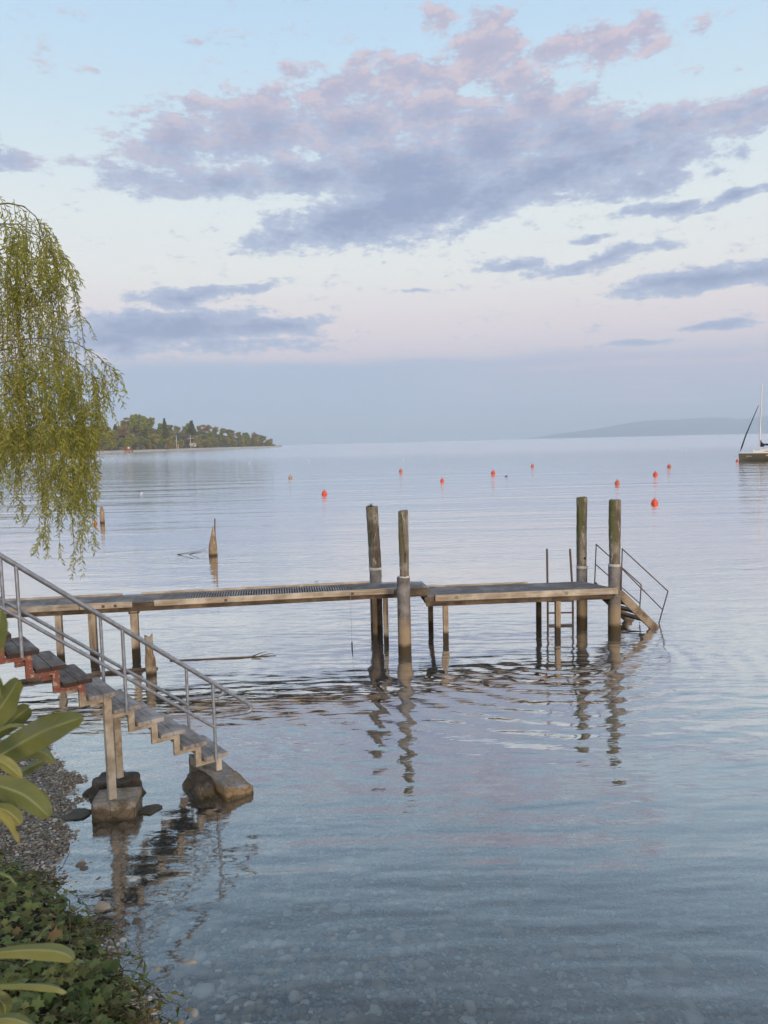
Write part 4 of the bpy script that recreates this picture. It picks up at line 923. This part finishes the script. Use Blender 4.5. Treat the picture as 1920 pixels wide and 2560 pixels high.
# ------------------------------------------------------------------ broad leaved shrub close to the camera
def bigleaf(pts, wid, tilt, droop, col, V, Fs, Cs, Y0, Y1=None, nseg=14, notch=False):
    """leaf along a photographed spine; real leaf at distance Y0 (base) .. Y1 (tip)"""
    Y1 = Y1 or Y0; P_ = [atY(x, y, Y0+(Y1-Y0)*i/(len(pts)-1)) for i, (x, y) in enumerate(pts)]
    sp = []
    for i in range(nseg+1):
        q = i/nseg*(len(P_)-1); k = min(int(q), len(P_)-2); f_ = q-k
        p0_ = P_[max(k-1, 0)]; p1_ = P_[k]; p2_ = P_[k+1]; p3_ = P_[min(k+2, len(P_)-1)]
        sp.append(.5*((2*p1_)+(p2_-p0_)*f_+(2*p0_-5*p1_+4*p2_-p3_)*f_*f_+(3*p1_-p0_-3*p2_+p3_)*f_**3))
    W = .97*wid/F*Y0; b = len(V); cross = (-1, -.72, -.36, -.06, .06, .36, .72, 1)
    for i, p in enumerate(sp):
        q = i/nseg; t_ = (sp[min(i+1, nseg)]-sp[max(i-1, 0)]).normalized()
        view = Vector((0, -1, .15)).normalized(); s_ = t_.cross(view).normalized(); n_ = s_.cross(t_).normalized()
        s2 = s_*cos(tilt)+n_*sin(tilt); n2 = n_*cos(tilt)-s_*sin(tilt)
        w = W*.5*max(.02, (sin(pi*min(1, q**1.2*.97+.02)))**.62 if q < .93 else (sin(pi*min(1, q**1.2*.97+.02)))**.62*(1 if not notch else .85))
        for c_ in cross:
            rip = (.05*W*sin(q*17+c_*2+col*9)+.03*W*sin(q*41+c_*5))*abs(c_)**1.5
            V.append(tuple(p+s2*(w*c_)+n2*(-abs(c_)**1.5*w*droop+rip+.002*(abs(c_) < .1))))
            Cs.append((col, 1.0 if abs(c_) < .1 else (.0), q*11+2-abs(c_)*1.5, 1))
    for i in range(nseg):
        for k in range(7):
            a = b+i*8+k; Fs.append((a, a+1, a+9)); Fs.append((a, a+9, a+8))
sh = empty('shrub', (-1.05, 1.25, 2.6), 'broad leaved evergreen shrub whose large leaves reach in at the left edge', 'shrub')
V = []; Fs = []; Cs = []
LV = [([(-60,1925),(20,1878),(110,1828),(208,1793)], 78, .25, .12, .45, 1.12, 1.05), ([(-40,1860),(10,1820),(50,1785),(74,1768)], 52, -.3, .2, .35, 1.2, 1.15),
      ([(-60,1850),(-20,1800),(20,1745),(48,1700)], 76, .3, .15, .55, 1.05, 1.0), ([(-30,1680),(-12,1620),(-2,1575),(4,1525)], 46, .2, .2, .25, .95, .95),
      ([(-60,1650),(-30,1680),(-6,1712),(2,1745)], 34, .9, .2, .15, 1.0, 1.0), ([(-50,1838),(0,1822),(35,1812),(70,1817)], 16, 1.1, .2, .9, 1.15, 1.12),
      ([(-40,1915),(20,1893),(80,1880),(110,1884),(137,1908)], 36, .9, .35, .5, 1.15, 1.1), ([(-50,1890),(-5,1900),(25,1918),(55,1945)], 34, .2, .3, .85, 1.0, 1.0),
      ([(-60,1950),(0,1965),(65,1990),(124,2042)], 66, .3, .25, .55, 1.1, 1.05), ([(20,1955),(50,1935),(85,1915),(112,1903)], 26, .5, .2, .65, 1.25, 1.2),
      ([(-40,1985),(10,1975),(60,1965),(95,1985)], 40, .6, .3, .2, 1.2, 1.2), ([(-50,2000),(-10,2030),(20,2062),(46,2105)], 36, -.4, .25, 1.0, 1.0, 1.0),
      ([(-30,2020),(5,2022),(35,2040),(52,2062)], 40, .5, .3, .8, 1.15, 1.15), ([(-50,2000),(-15,1998),(10,2002),(42,2015)], 26, .3, .3, .35, 1.2, 1.2),
      ([(60,2000),(85,1990),(105,1995),(128,2040)], 30, .2, .25, .25, 1.22, 1.2),
      ([(-80,2392),(30,2378),(110,2376),(160,2384),(184,2400)], 44, .75, .5, .75, .98, .95), ([(-80,2470),(20,2463),(100,2464),(140,2470),(166,2482)], 24, 1.1, .5, .6, 1.0, 1.0),
      ([(-60,2560),(0,2548),(40,2550),(88,2568)], 40, .9, .4, .5, 1.0, 1.0), ([(-60,2480),(-20,2490),(10,2510),(14,2540)], 40, .3, .3, .25, 1.05, 1.05),
      ([(-90,1760),(-60,1700),(-40,1640),(-34,1600)], 60, .2, .2, .4, 1.0, 1.0), ([(-200,1900),(-150,1850),(-110,1800),(-80,1760)], 70, .2, .2, .4, 1.1, 1.1),
      ([(-200,2000),(-150,2050),(-110,2100),(-60,2130)], 60, .4, .2, .4, 1.1, 1.1), ([(-250,2100),(-200,2160),(-150,2220),(-110,2250)], 70, .2, .2, .5, 1.1, 1.1), ([(-220,2300),(-170,2340),(-120,2350),(-70,2330)], 70, .5, .2, .5, 1.1, 1.1)]
for pts, wd, ti, dr, cl, Y0, Y1 in LV: bigleaf(pts, wd, ti, dr, cl, V, Fs, Cs, Y0, Y1, notch=False)
shrub_m = mat_leaf('shrub_leaf', [L(.05, .072, .014), L(.10, .12, .028), L(.165, .18, .045), L(.28, .25, .07)], .5, .2, (.22, .28, .05, 1), .5, 14, True)
npmesh('foliage', np.array(V), np.array(Fs), shrub_m, True, np.array(Cs), (0, 0, 0), sh)
mb = MB()
for a in [((-.70, 1.25, 1.9), [(-60,1925),(-60,1850)], 1.12), ((-.72, 1.2, 1.9), [(-50,1950),(-60,1990)], 1.1), ((-.66, 1.1, 2.0), [(-60,2200),(-80,2392)], 1.0)]:
    b0, b1 = atY(*a[1][0], a[2]), atY(*a[1][1], a[2]); mb.tube([Vector(a[0]), b1, b0, b0+(b0-b1)*.3+zu*.02], [.012, .009, .006, .003], 7)
mb.tube([atY(-60, 2190, 1.0), atY(0, 2182, 1.0), atY(25, 2193, 1.0), atY(41, 2213, 1.0)], [.002, .0025, .002, .001], 6)
mb.build('stem', mat_simple('shrub_stem', L(.16, .19, .07), .6, .3, .3, 20), sh)

# ------------------------------------------------------------------ ivy covered bank
Er = [(-420, 2030, 7.0), (-150, 2085, 6.3), (0, 2140, 5.7), (95, 2185, 5.1), (195, 2290, 4.4), (250, 2390, 3.95), (300, 2480, 3.6), (340, 2600, 3.2), (370, 2760, 2.8), (390, 3000, 2.4)]
In = [(-1000, 2150, 5.8), (-700, 2250, 5.0), (-600, 2350, 4.3), (-450, 2450, 3.7), (-350, 2550, 3.2), (-300, 2700, 2.8), (-250, 2850, 2.5), (-200, 3000, 2.2), (-150, 3150, 2.0), (-100, 3400, 1.8)]
Ep = [atY(*e_) for e_ in Er]; Ip = [atY(*e_) for e_ in In]
def bankp(s_, t_):
    q = s_*(len(Ep)-1); i = min(int(q), len(Ep)-2); f_ = q-i; e_ = Ep[i].lerp(Ep[i+1], f_); n_ = Ip[i].lerp(Ip[i+1], f_)
    if t_ >= 0: p = e_.lerp(n_, t_); p.z -= .10*(1-min(1, t_*3))**2; return p
    out = (e_-n_); out.z = 0; out.normalize(); return e_+out*(-t_*.35)+zu*(t_*1.9*1.0-.10)
ns_, nt_ = 60, 30; vs = []
for i in range(ns_+1):
    for j in range(nt_+1):
        t_ = -1+2.0*j/nt_; p = bankp(i/ns_, t_); p += Vector((0, 0, .05*mnoise.noise(p*2.5)))+Vector((.04*mnoise.noise(p*3), 0, 0)); p.z -= .07 if t_ >= 0 else .0; 
        if t_ < 0: d_ = bankp(i/ns_, 0)-bankp(i/ns_, .2); d_.z = 0; p -= d_.normalized()*.07
        vs.append(p)
mb = MB(); mb.add(vs, [(i*(nt_+1)+j, (i+1)*(nt_+1)+j, (i+1)*(nt_+1)+j+1, i*(nt_+1)+j+1) for i in range(ns_) for j in range(nt_)], True)
tag(mb.build('bank', mat_simple('bank_soil', L(.05, .04, .027), .95, .1, .5, 9, 0, .02)), kind='structure')
iv = LeafB(); stm = MB()
OUT = [(0, 0), (.18, .34), (.50, .42), (.34, .62), (.40, .80), (.14, .78), (0, 1.12)]
def ivy(p, d, n, s_, col):
    side = d.cross(n).normalized(); n = side.cross(d); b = len(iv.V); o_ = [(x, y) for x, y in OUT]+[(-x, y) for x, y in OUT[-2:0:-1]]
    cp = p+d*(.45*s_)+n*(.05*s_); iv.V.append(tuple(cp)); iv.C.append((col, .3, 0, 1)); k = len(o_)
    for x, y in o_:
        iv.V.append(tuple(p+side*(x*s_)+d*(y*s_)-n*(.45*s_*x*x+.25*s_*max(0, y-.5)**2))); iv.C.append((col, .3, 0, 1))
    for i in range(k): iv.F.append((b, b+1+i, b+1+(i+1) % k))
for i in range(7500):
    s_ = random.random()**.9; t_ = random.uniform(-.55, .0)*random.random()**.6 if random.random() < .30 else random.random()**1.25*.95
    p = bankp(s_, t_); p += Vector((random.uniform(-.05, .05), random.uniform(-.05, .05), random.uniform(-.03, .09)+.06*mnoise.noise(p*4)))
    out = (bankp(s_, 0)-bankp(s_, .2)); out.z = 0; out.normalize()
    n = (Vector((random.uniform(-.7, .7), random.uniform(-.9, .4), 1.0))+out*(.9 if t_ < .05 else .2)).normalized()
    d = Vector((random.uniform(-1, 1), random.uniform(-1, 1), random.uniform(-.9, .1)))+out*.7; d = (d-n*d.dot(n)).normalized()
    c_ = min(1, max(0, random.gauss(.42, .27)))
    if random.random() < .015: c_ = 1.0
    ivy(p, d, n, random.choice([.7, .9, 1.1, 1.3, 1.5])*random.uniform(.038, .064), c_*.9 if c_ < 1 else 1.0)
# trailing shoots over the edge, with narrow drooping leaves
for i in range(115):
    s_ = random.uniform(.1, .95); p = bankp(s_, random.uniform(-.12, .12)); out = (bankp(s_, 0)-bankp(s_, .2)); out.z = 0; out.normalize()
    d = (out+Vector((random.uniform(-.7, .7), random.uniform(-.7, .7), random.uniform(.0, .5)))).normalized(); pts = [p]; n_ = random.randint(4, 13)
    for j in range(n_):
        d = (d+Vector((random.uniform(-.15, .15), random.uniform(-.15, .15), -.11))).normalized(); p = p+d*.032; pts.append(p)
        if random.random() < .75:
            dl = (d*.5+Vector((random.uniform(-1, 1), random.uniform(-1, 1), random.uniform(-1.1, .1)))).normalized(); nn = dl.cross(Vector((random.uniform(-1, 1), random.uniform(-1, 1), .3))).normalized()
            cl = random.choice([.15, .35, .5, .6, .7, .8, .93])
            if random.random() < .5: iv.quadleaf(p, dl, nn, random.uniform(.05, .09), random.uniform(.014, .022), cl, .25)
            else: ivy(p, dl, nn, random.uniform(.022, .045), cl)
    stm.tube(pts, [.0032*(1-.7*k/len(pts)) for k in range(len(pts))], 4, False)
for i in range(60):
    s_ = random.uniform(.1, .95); t_ = random.uniform(0, .5); p = bankp(s_, t_)+zu*.05; a = random.uniform(0, 2*pi); d = Vector((cos(a), sin(a), .15)); pts = [p+d*(.05*j)+zu*(.02*sin(j*.9)) for j in range(random.randint(4, 10))]
    stm.tube(pts, .0028, 4, False)
ivy_m = mat_leaf('ivy_leaf', [L(.030, .052, .011), L(.07, .105, .022), L(.12, .17, .038), L(.23, .285, .08), L(.28, .17, .06)], .55, .2, (.30, .34, .05, 1), .25, 9)
ivo = iv.build('ivy', ivy_m); tag(ivo, 'dark green ivy ground cover over the bank in the near corner', 'ivy', kind='stuff')
so_ = stm.build('ivy_stems', mat_simple('ivy_stem', L(.16, .10, .065), .8, .2, .5, 8)); so_.parent = ivo

# ------------------------------------------------------------------ headland with its beach and woods
SHP = [(-500, 430), (-200, 520), (-60, 600), (100, 660), (269, 720), (400, 840), (497, 960), (600, 1100), (680, 1200), (712, 1245)]
PRO = [(-500, 62), (-100, 66), (150, 58), (250, 60), (300, 66), (335, 82), (350, 84), (372, 80), (400, 68), (430, 60), (470, 56), (500, 58), (530, 52), (580, 42), (610, 34), (640, 30), (660, 24), (680, 16), (700, 6), (712, 3)]
def interp(tab, x):
    if x <= tab[0][0]: return tab[0][1]
    for (a, b), (c, d) in zip(tab[:-1], tab[1:]):
        if x <= c: return b+(d-b)*(x-a)/(c-a)
    return tab[-1][1]
HR = lambda px: 1105-.0237*(px-960)
def headp(px, t_):
    Ys = interp(SHP, px); Yp = Ys*(1+.20*t_)+6*t_
    top = 4.5+interp(PRO, px)/F*Yp; g_ = max(0, top-15)*min(1, max(0, t_-.12)*1.5)**.8
    z = min(t_*34, 2.6)+g_ if t_ >= 0 else t_*8
    X_ = (px-960)/F*Yp - (2 if px > 690 else 0)
    return Vector((X_, Yp, z))
vs = []; pxs = [-500+12.5*i for i in range(98)]; ts = [-.05, 0, .02, .05, .08, .12, .2, .3, .45, .6, .8, 1, 1.3]
for px in pxs:
    for t_ in ts:
        p = headp(min(px, 712), t_); p.z += .5*mnoise.noise(p*.05)*(t_ > .1); 
        if t_ > 1.2: p.z = -2
        vs.append(p)
nt_ = len(ts); mb = MB(); mb.add(vs, [(i*nt_+j, (i+1)*nt_+j, (i+1)*nt_+j+1, i*nt_+j+1) for i in range(len(pxs)-1) for j in range(nt_-1)], True)
mh, t, out = material('headland_ground'); P = t.n('ShaderNodeNewGeometry').outputs['Position']; z = t.n('ShaderNodeSeparateXYZ', {0: P}).outputs[2]
nz = t.noise(P, .12, 4, .6); c = t.mix(t.sstep(t.m('ADD', z, t.m('MULTIPLY', nz, .8)), 2.7, 3.1), L(.55, .48, .40), L(.09, .085, .04))
pbsdf(t, out, c, .9, .2); tag(mb.build('headland', mh), kind='structure')
# tree kinds
def crownmesh(kind, seed):
    random.seed(seed); rg = np.random.default_rng(seed); V = []; Fq = []; Cl = []
    n = {'round': 1000, 'tall': 850, 'conifer': 900, 'bush': 500, 'bare': 420}[kind]; lobes = []
    for i in range(9):
        if kind == 'conifer': lobes.append((Vector((0, 0, .1+.85*i/8)), .24*(1-i/9)+.03, .12))
        elif kind == 'tall': a = rg.uniform(0, 6.28); lobes.append((Vector((cos(a)*.10, sin(a)*.10, rg.uniform(.25, .85))), .17, .20))
        elif kind == 'bush': a = rg.uniform(0, 6.28); r = rg.uniform(0, .3); lobes.append((Vector((cos(a)*r, sin(a)*r, rg.uniform(.25, .6))), .26, .30))
        else: a = rg.uniform(0, 6.28); r = rg.uniform(.05, .26); lobes.append((Vector((cos(a)*r, sin(a)*r, .16+.68*((i*.618) % 1))), rg.uniform(.12, .24), rg.uniform(.12, .2)))
    for i in range(n):
        c_, rx, rz = lobes[i % 9]; v = Vector(rg.normal(0, 1, 3)).normalized()*rg.uniform(.55, 1.05)
        p = c_+Vector((v.x*rx, v.y*rx, v.z*rz)); s_ = rg.uniform(.028, .050)*(1.15 if kind != 'bare' else .7)
        a = Vector(rg.normal(0, 1, 3)).normalized(); b_ = a.cross(Vector(rg.normal(0, 1, 3))).normalized(); k = len(V)
        V += [tuple(p+a*s_), tuple(p+b_*s_), tuple(p-a*s_), tuple(p-b_*s_*1.2)]; Fq.append((k, k+1, k+2, k+3)); q = rg.random()*.55+(i % 9)*.05; Cl += [(q, .3, 0, 1)]*4
    return np.array(V), np.array(Fq), np.array(Cl)
KC = {'round_green': ('round', [L(0.173, 0.198, 0.053), L(0.268, 0.285, 0.071), L(0.378, 0.380, 0.106)]), 'olive': ('round', [L(0.221, 0.198, 0.071), L(0.315, 0.277, 0.101), L(0.425, 0.372, 0.131)]),
      'brown': ('round', [L(0.255, 0.168, 0.100), L(0.360, 0.245, 0.150), L(0.450, 0.315, 0.200)]), 'tall': ('tall', [L(0.225, 0.224, 0.069), L(0.330, 0.308, 0.100), L(0.450, 0.392, 0.138)]),
      'conifer': ('conifer', [L(0.083, 0.098, 0.044), L(0.120, 0.126, 0.056), L(0.165, 0.161, 0.069)]), 'bush': ('bush', [L(0.255, 0.189, 0.106), L(0.360, 0.266, 0.150), L(0.450, 0.336, 0.200)]),
      'bare': ('bare', [L(0.195, 0.126, 0.088), L(0.270, 0.182, 0.125), L(0.330, 0.238, 0.163)])}
KM = {}
bark = mat_simple('far_bark', L(.12, .095, .07), .9, .1)
for i, (k, (shp, cols)) in enumerate(KC.items()):
    V, Fq, Cl = crownmesh(shp, 30+i); mt = mat_leaf(k+'_leaf', cols, .7, .25, (.3, .32, .08, 1), .15, .2)
    cr_ = npmesh('crown', V, Fq, mt, True, Cl); mb = MB(); mb.tube([(0, 0, -.1), (.01, 0, .3), (0, .01, .6)], [.022, .016, .008], 6)
    for j in range(4):
        a = j*1.6+.4; mb.tube([(0, 0, .28+.06*j), (cos(a)*.15, sin(a)*.15, .5+.05*j)], [.010, .004], 4)
    tr_ = mb.build('trunk', bark); KM[k] = (cr_.data, tr_.data)
    bpy.data.objects.remove(cr_); bpy.data.objects.remove(tr_)
random.seed(5)
LBL = {'round_green': 'round green broadleaf tree in the woods of the far headland', 'olive': 'olive green broadleaf tree in the woods of the far headland', 'brown': 'brownish budding broadleaf tree in the woods of the far headland',
       'tall': 'slender yellow green tree in the woods of the far headland', 'conifer': 'dark conifer in the woods of the far headland', 'bush': 'low brown bush along the beach of the far headland', 'bare': 'thin nearly bare tree in the woods of the far headland'}
def tree(kind, px, t_, hgt, label=None, wide=1.0, base_z=None):
    p = headp(px, t_); z = base_z if base_z is not None else p.z-.3
    e = empty('bush' if kind == 'bush' else ('conifer_tree' if kind == 'conifer' else 'tree'), (p.x, p.y, z), label or LBL[kind], 'bush' if kind == 'bush' else 'tree', None if label else ({'bush': 'low bushes along the headland beach'}.get(kind, {'round_green': 'round green', 'olive': 'olive green', 'brown': 'brownish', 'tall': 'slender yellow green', 'conifer': 'dark conifer', 'bare': 'nearly bare'}.get(kind, '')+' trees of the headland woods')))
    r_ = random.uniform(0, 6.28)
    for nm, me in zip(('crown', 'trunk'), KM[kind]):
        o = bpy.data.objects.new(nm, me); C.objects.link(o); o.parent = e; o.scale = (hgt*wide, hgt*wide, hgt); o.rotation_euler = (0, 0, r_)
    return e
def ftop(px, t_, frac=1.0): # height so that the crown reaches the skyline
    p = headp(px, t_); return (4.5+interp(PRO, px)*frac/F*p.y)-p.z+.3
for i in range(46):       # skyline row
    px = -160+i*19+random.uniform(-5, 5)
    if 335 < px < 375: continue
    if px > 690: break
    k = random.choices(['round_green', 'olive', 'brown', 'tall', 'conifer'], [5, 5, .8, 2, .1])[0]; h_ = max(4, ftop(px, .85, random.uniform(.84, 1.02))); tree(k, px, .85, h_*1.06, wide=min(1.7, 16/h_*1.2) if px < 560 else 1.7)
for i in range(46):       # middle
    px = -150+i*18.5+random.uniform(-7, 7)
    if px > 684: break
    k = random.choices(['round_green', 'olive', 'brown', 'tall'], [5, 5, 1, 3])[0]; t_ = random.uniform(.35, .6); h_ = max(4, min(20, ftop(px, t_, random.uniform(.55, .82)))); tree(k, px, t_, h_*1.05, wide=1.4)
for i in range(52):       # front row by the beach
    px = -150+i*16.5+random.uniform(-6, 6)
    if px > 690: break
    k = random.choices(['round_green', 'olive', 'brown', 'tall', 'bare'], [4, 5, 1.5, 4, 1])[0]; t_ = random.uniform(.12, .24); h_ = max(3.5, min(random.uniform(9, 16), ftop(px, t_, random.uniform(.35, .8)))); tree(k, px, t_, h_, wide=random.uniform(1.0, 1.8))
for i in range(44):
    px = -120+i*18.7+random.uniform(-12, 12)
    if px > 690: break
    tree('bush', px, random.uniform(.09, .12), random.uniform(3.5, 5.5)*(1 if px < 600 else .8), wide=1.3)
tree('round_green', 341, .6, ftop(341, .6, 1.0)*1.04, 'tall dense dark green tree, left one of the highest group on the headland', .8); tree('round_green', 355, .62, ftop(355, .62)*1.06, 'tall dense dark green tree, middle one of the highest group on the headland', .85)
tree('round_green', 369, .64, ftop(369, .64)*1.0, 'tall dense dark green tree, right one of the highest group on the headland', .85)
tree('conifer', 487, .4, ftop(487, .4)*1.08, 'dark pointed conifer on the skyline above the little white house', 1.3)
tree('conifer', 420, .4, ftop(420, .4)*1.1, 'reddish dark pointed conifer between the highest group and the flagpoles', .8)
tree('bush', 423, .06, 6.0, 'large round brown bush right on the headland beach', 1.5)
tree('bare', 670, .2, 12.0, 'lone small tree near the tip of the headland', 1.2); tree('bare', 640, .5, ftop(640, .5)*1.15, 'sparse leaning tree just left of the lone one at the tip', 1.1)
tree('bush', 690, .15, 3.6, 'low reddish bush at the very tip of the headland', 2.0)
# house, poles and bathing platform
p = headp(488, .16); hs = empty('house', (p.x, p.y, p.z), 'small pale house with a grey roof half hidden among the headland trees', 'house')
MB().box(p.x-4, p.x+4, p.y-3, p.y+3, p.z-.5, p.z+4.2).build('wall', mat_simple('render_white', L(.55, .52, .50), .8), hs)
mb = MB(); mb.prism([(-4.5, 4.1), (4.5, 4.1), (0, 6.6)], (p.x, p.y, p.z), Vector((1, 0, 0)), zu, Vector((0, 1, 0)), -3.4, 3.4); mb.build('roof', mat_simple('roof_slate', L(.16, .15, .17), .8), hs)
for dx in (-2.2, 1.6): MB().box(p.x+dx, p.x+dx+1, p.y-3.04, p.y-2.98, p.z+1.4, p.z+2.8).build('window', win, hs)
polm = mat_simple('pole_paint_white', L(.72, .68, .58), .5)
def flagpole(px, t_, h0, label, arm=False):
    p = headp(px, t_); mb = MB(); mb.tube([(p.x, p.y, p.z-.3), (p.x-.1, p.y, p.z+h0)], [.38, .26], 8)
    if arm: mb.tube([(p.x-3.0, p.y, p.z+h0*.72), (p.x+3.6, p.y, p.z+h0*.78)], .28, 6)
    mb.tube([(p.x-.1, p.y, p.z+h0), (p.x-.1, p.y, p.z+h0+.5)], [.4, .1], 6)
    o = mb.build('flagpole', polm, None, 0, tuple(p)); tag(o, label, 'flagpole')
flagpole(448, .07, 15.5, 'tall white pole standing on the headland beach'); flagpole(452, .06, 5, 'short thin white pole beside the tall white one on the beach')
flagpole(483, .12, 16, 'white pole with a crossarm in front of the headland house', True)
p = at(320, 1132.5, 0); e = empty('bathing_platform', (p.x, p.y, 0), 'small reddish wooden platform on posts in the water by the headland', 'platform')
rw = mat_simple('red_timber', L(.42, .20, .12), .8, .2, .3, 1)
for dx in (-3.0, 0, 3.0):
    for dy in (0, 4): MB().box(p.x+dx-.3, p.x+dx+.3, p.y+dy-.3, p.y+dy+.3, -1, 2.2).build('post', rw, e)
MB().box(p.x-4, p.x+4, p.y-.6, p.y+4.6, 2.2, 2.8).build('deck', rw, e)
mb = MB()
for dx in (-3.8, -1.3, 1.3, 3.8): mb.box(p.x+dx-.12, p.x+dx+.12, p.y-.55, p.y-.3, 2.8, 5.0)
mb.box(p.x-3.9, p.x+3.9, p.y-.56, p.y-.34, 4.4, 4.8); mb.box(p.x-3.9, p.x+3.9, p.y-.54, p.y-.38, 3.5, 3.8); mb.build('railing', rw, e)
MB().box(p.x+.2, p.x+1.8, p.y-.7, p.y-.62, 4.0, 5.4).build('sign', mat_simple('sign_white', L(.85, .83, .78), .5), e)

# ------------------------------------------------------------------ far hills
RG = [(1310, 0), (1345, 4), (1380, 10), (1440, 18), (1500, 27), (1560, 37), (1620, 45), (1700, 50), (1760, 51), (1810, 50), (1845, 44), (1880, 46), (1930, 52), (2050, 60), (2250, 52), (2500, 60), (3000, 40), (3600, 55), (4600, 40)]
def ridge(tab, Yb, dep_, name, sc_=1.0, seed=0):
    vs = []; n = 160; pxa = [tab[0][0]+(tab[-1][0]-tab[0][0])*i/n for i in range(n+1)]; m = 12
    for px in pxa:
        X_ = (px-960)/F*Yb; hh = interp(tab, px)/F*Yb*sc_
        for j in range(m+1):
            q = j/m; z = hh*sin(q*pi/2)**1.2*(1+.10*mnoise.noise(Vector((X_/900+seed, q*3, 0)))+.05*mnoise.noise(Vector((X_/250+seed, q*8, 2)))); vs.append((X_*(1+q*dep_/Yb), Yb+q*dep_, z-3+3*q))
    mb = MB(); mb.add(vs, [(i*(m+1)+j, (i+1)*(m+1)+j, (i+1)*(m+1)+j+1, i*(m+1)+j+1) for i in range(n) for j in range(m)], True)
    return tag(mb.build(name, mat_simple(name+'_hazed_forest', L(.04, .08, .13), .95, .05, .5, .002, col2=L(.055, .095, .14))), kind='structure')  # blue of the distance haze is mixed into the forest colour
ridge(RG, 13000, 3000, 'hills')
#ridge([(-600, 26), (200, 22), (560, 14), (800, 10), (1000, 8), (1300, 0)], 17500, 3000, 'hills', seed=5)

# ------------------------------------------------------------------ air
if HAZE:
    mb = MB(); mb.box(-9000, 24000, -400, 21500, -9, 560); hz = mb.build('haze', None)
    m, t, out = material('haze_air'); v = t.n('ShaderNodeVolumePrincipled', {'Color': (.80, .91, 1.0, 1), 'Density': 1.25e-4, 'Anisotropy': .0}); t.t.links.new(v.outputs[0], out.inputs[1])
    hz.data.materials.append(m); tag(hz, 'thin blue dusk haze over the lake', 'haze', kind='stuff')
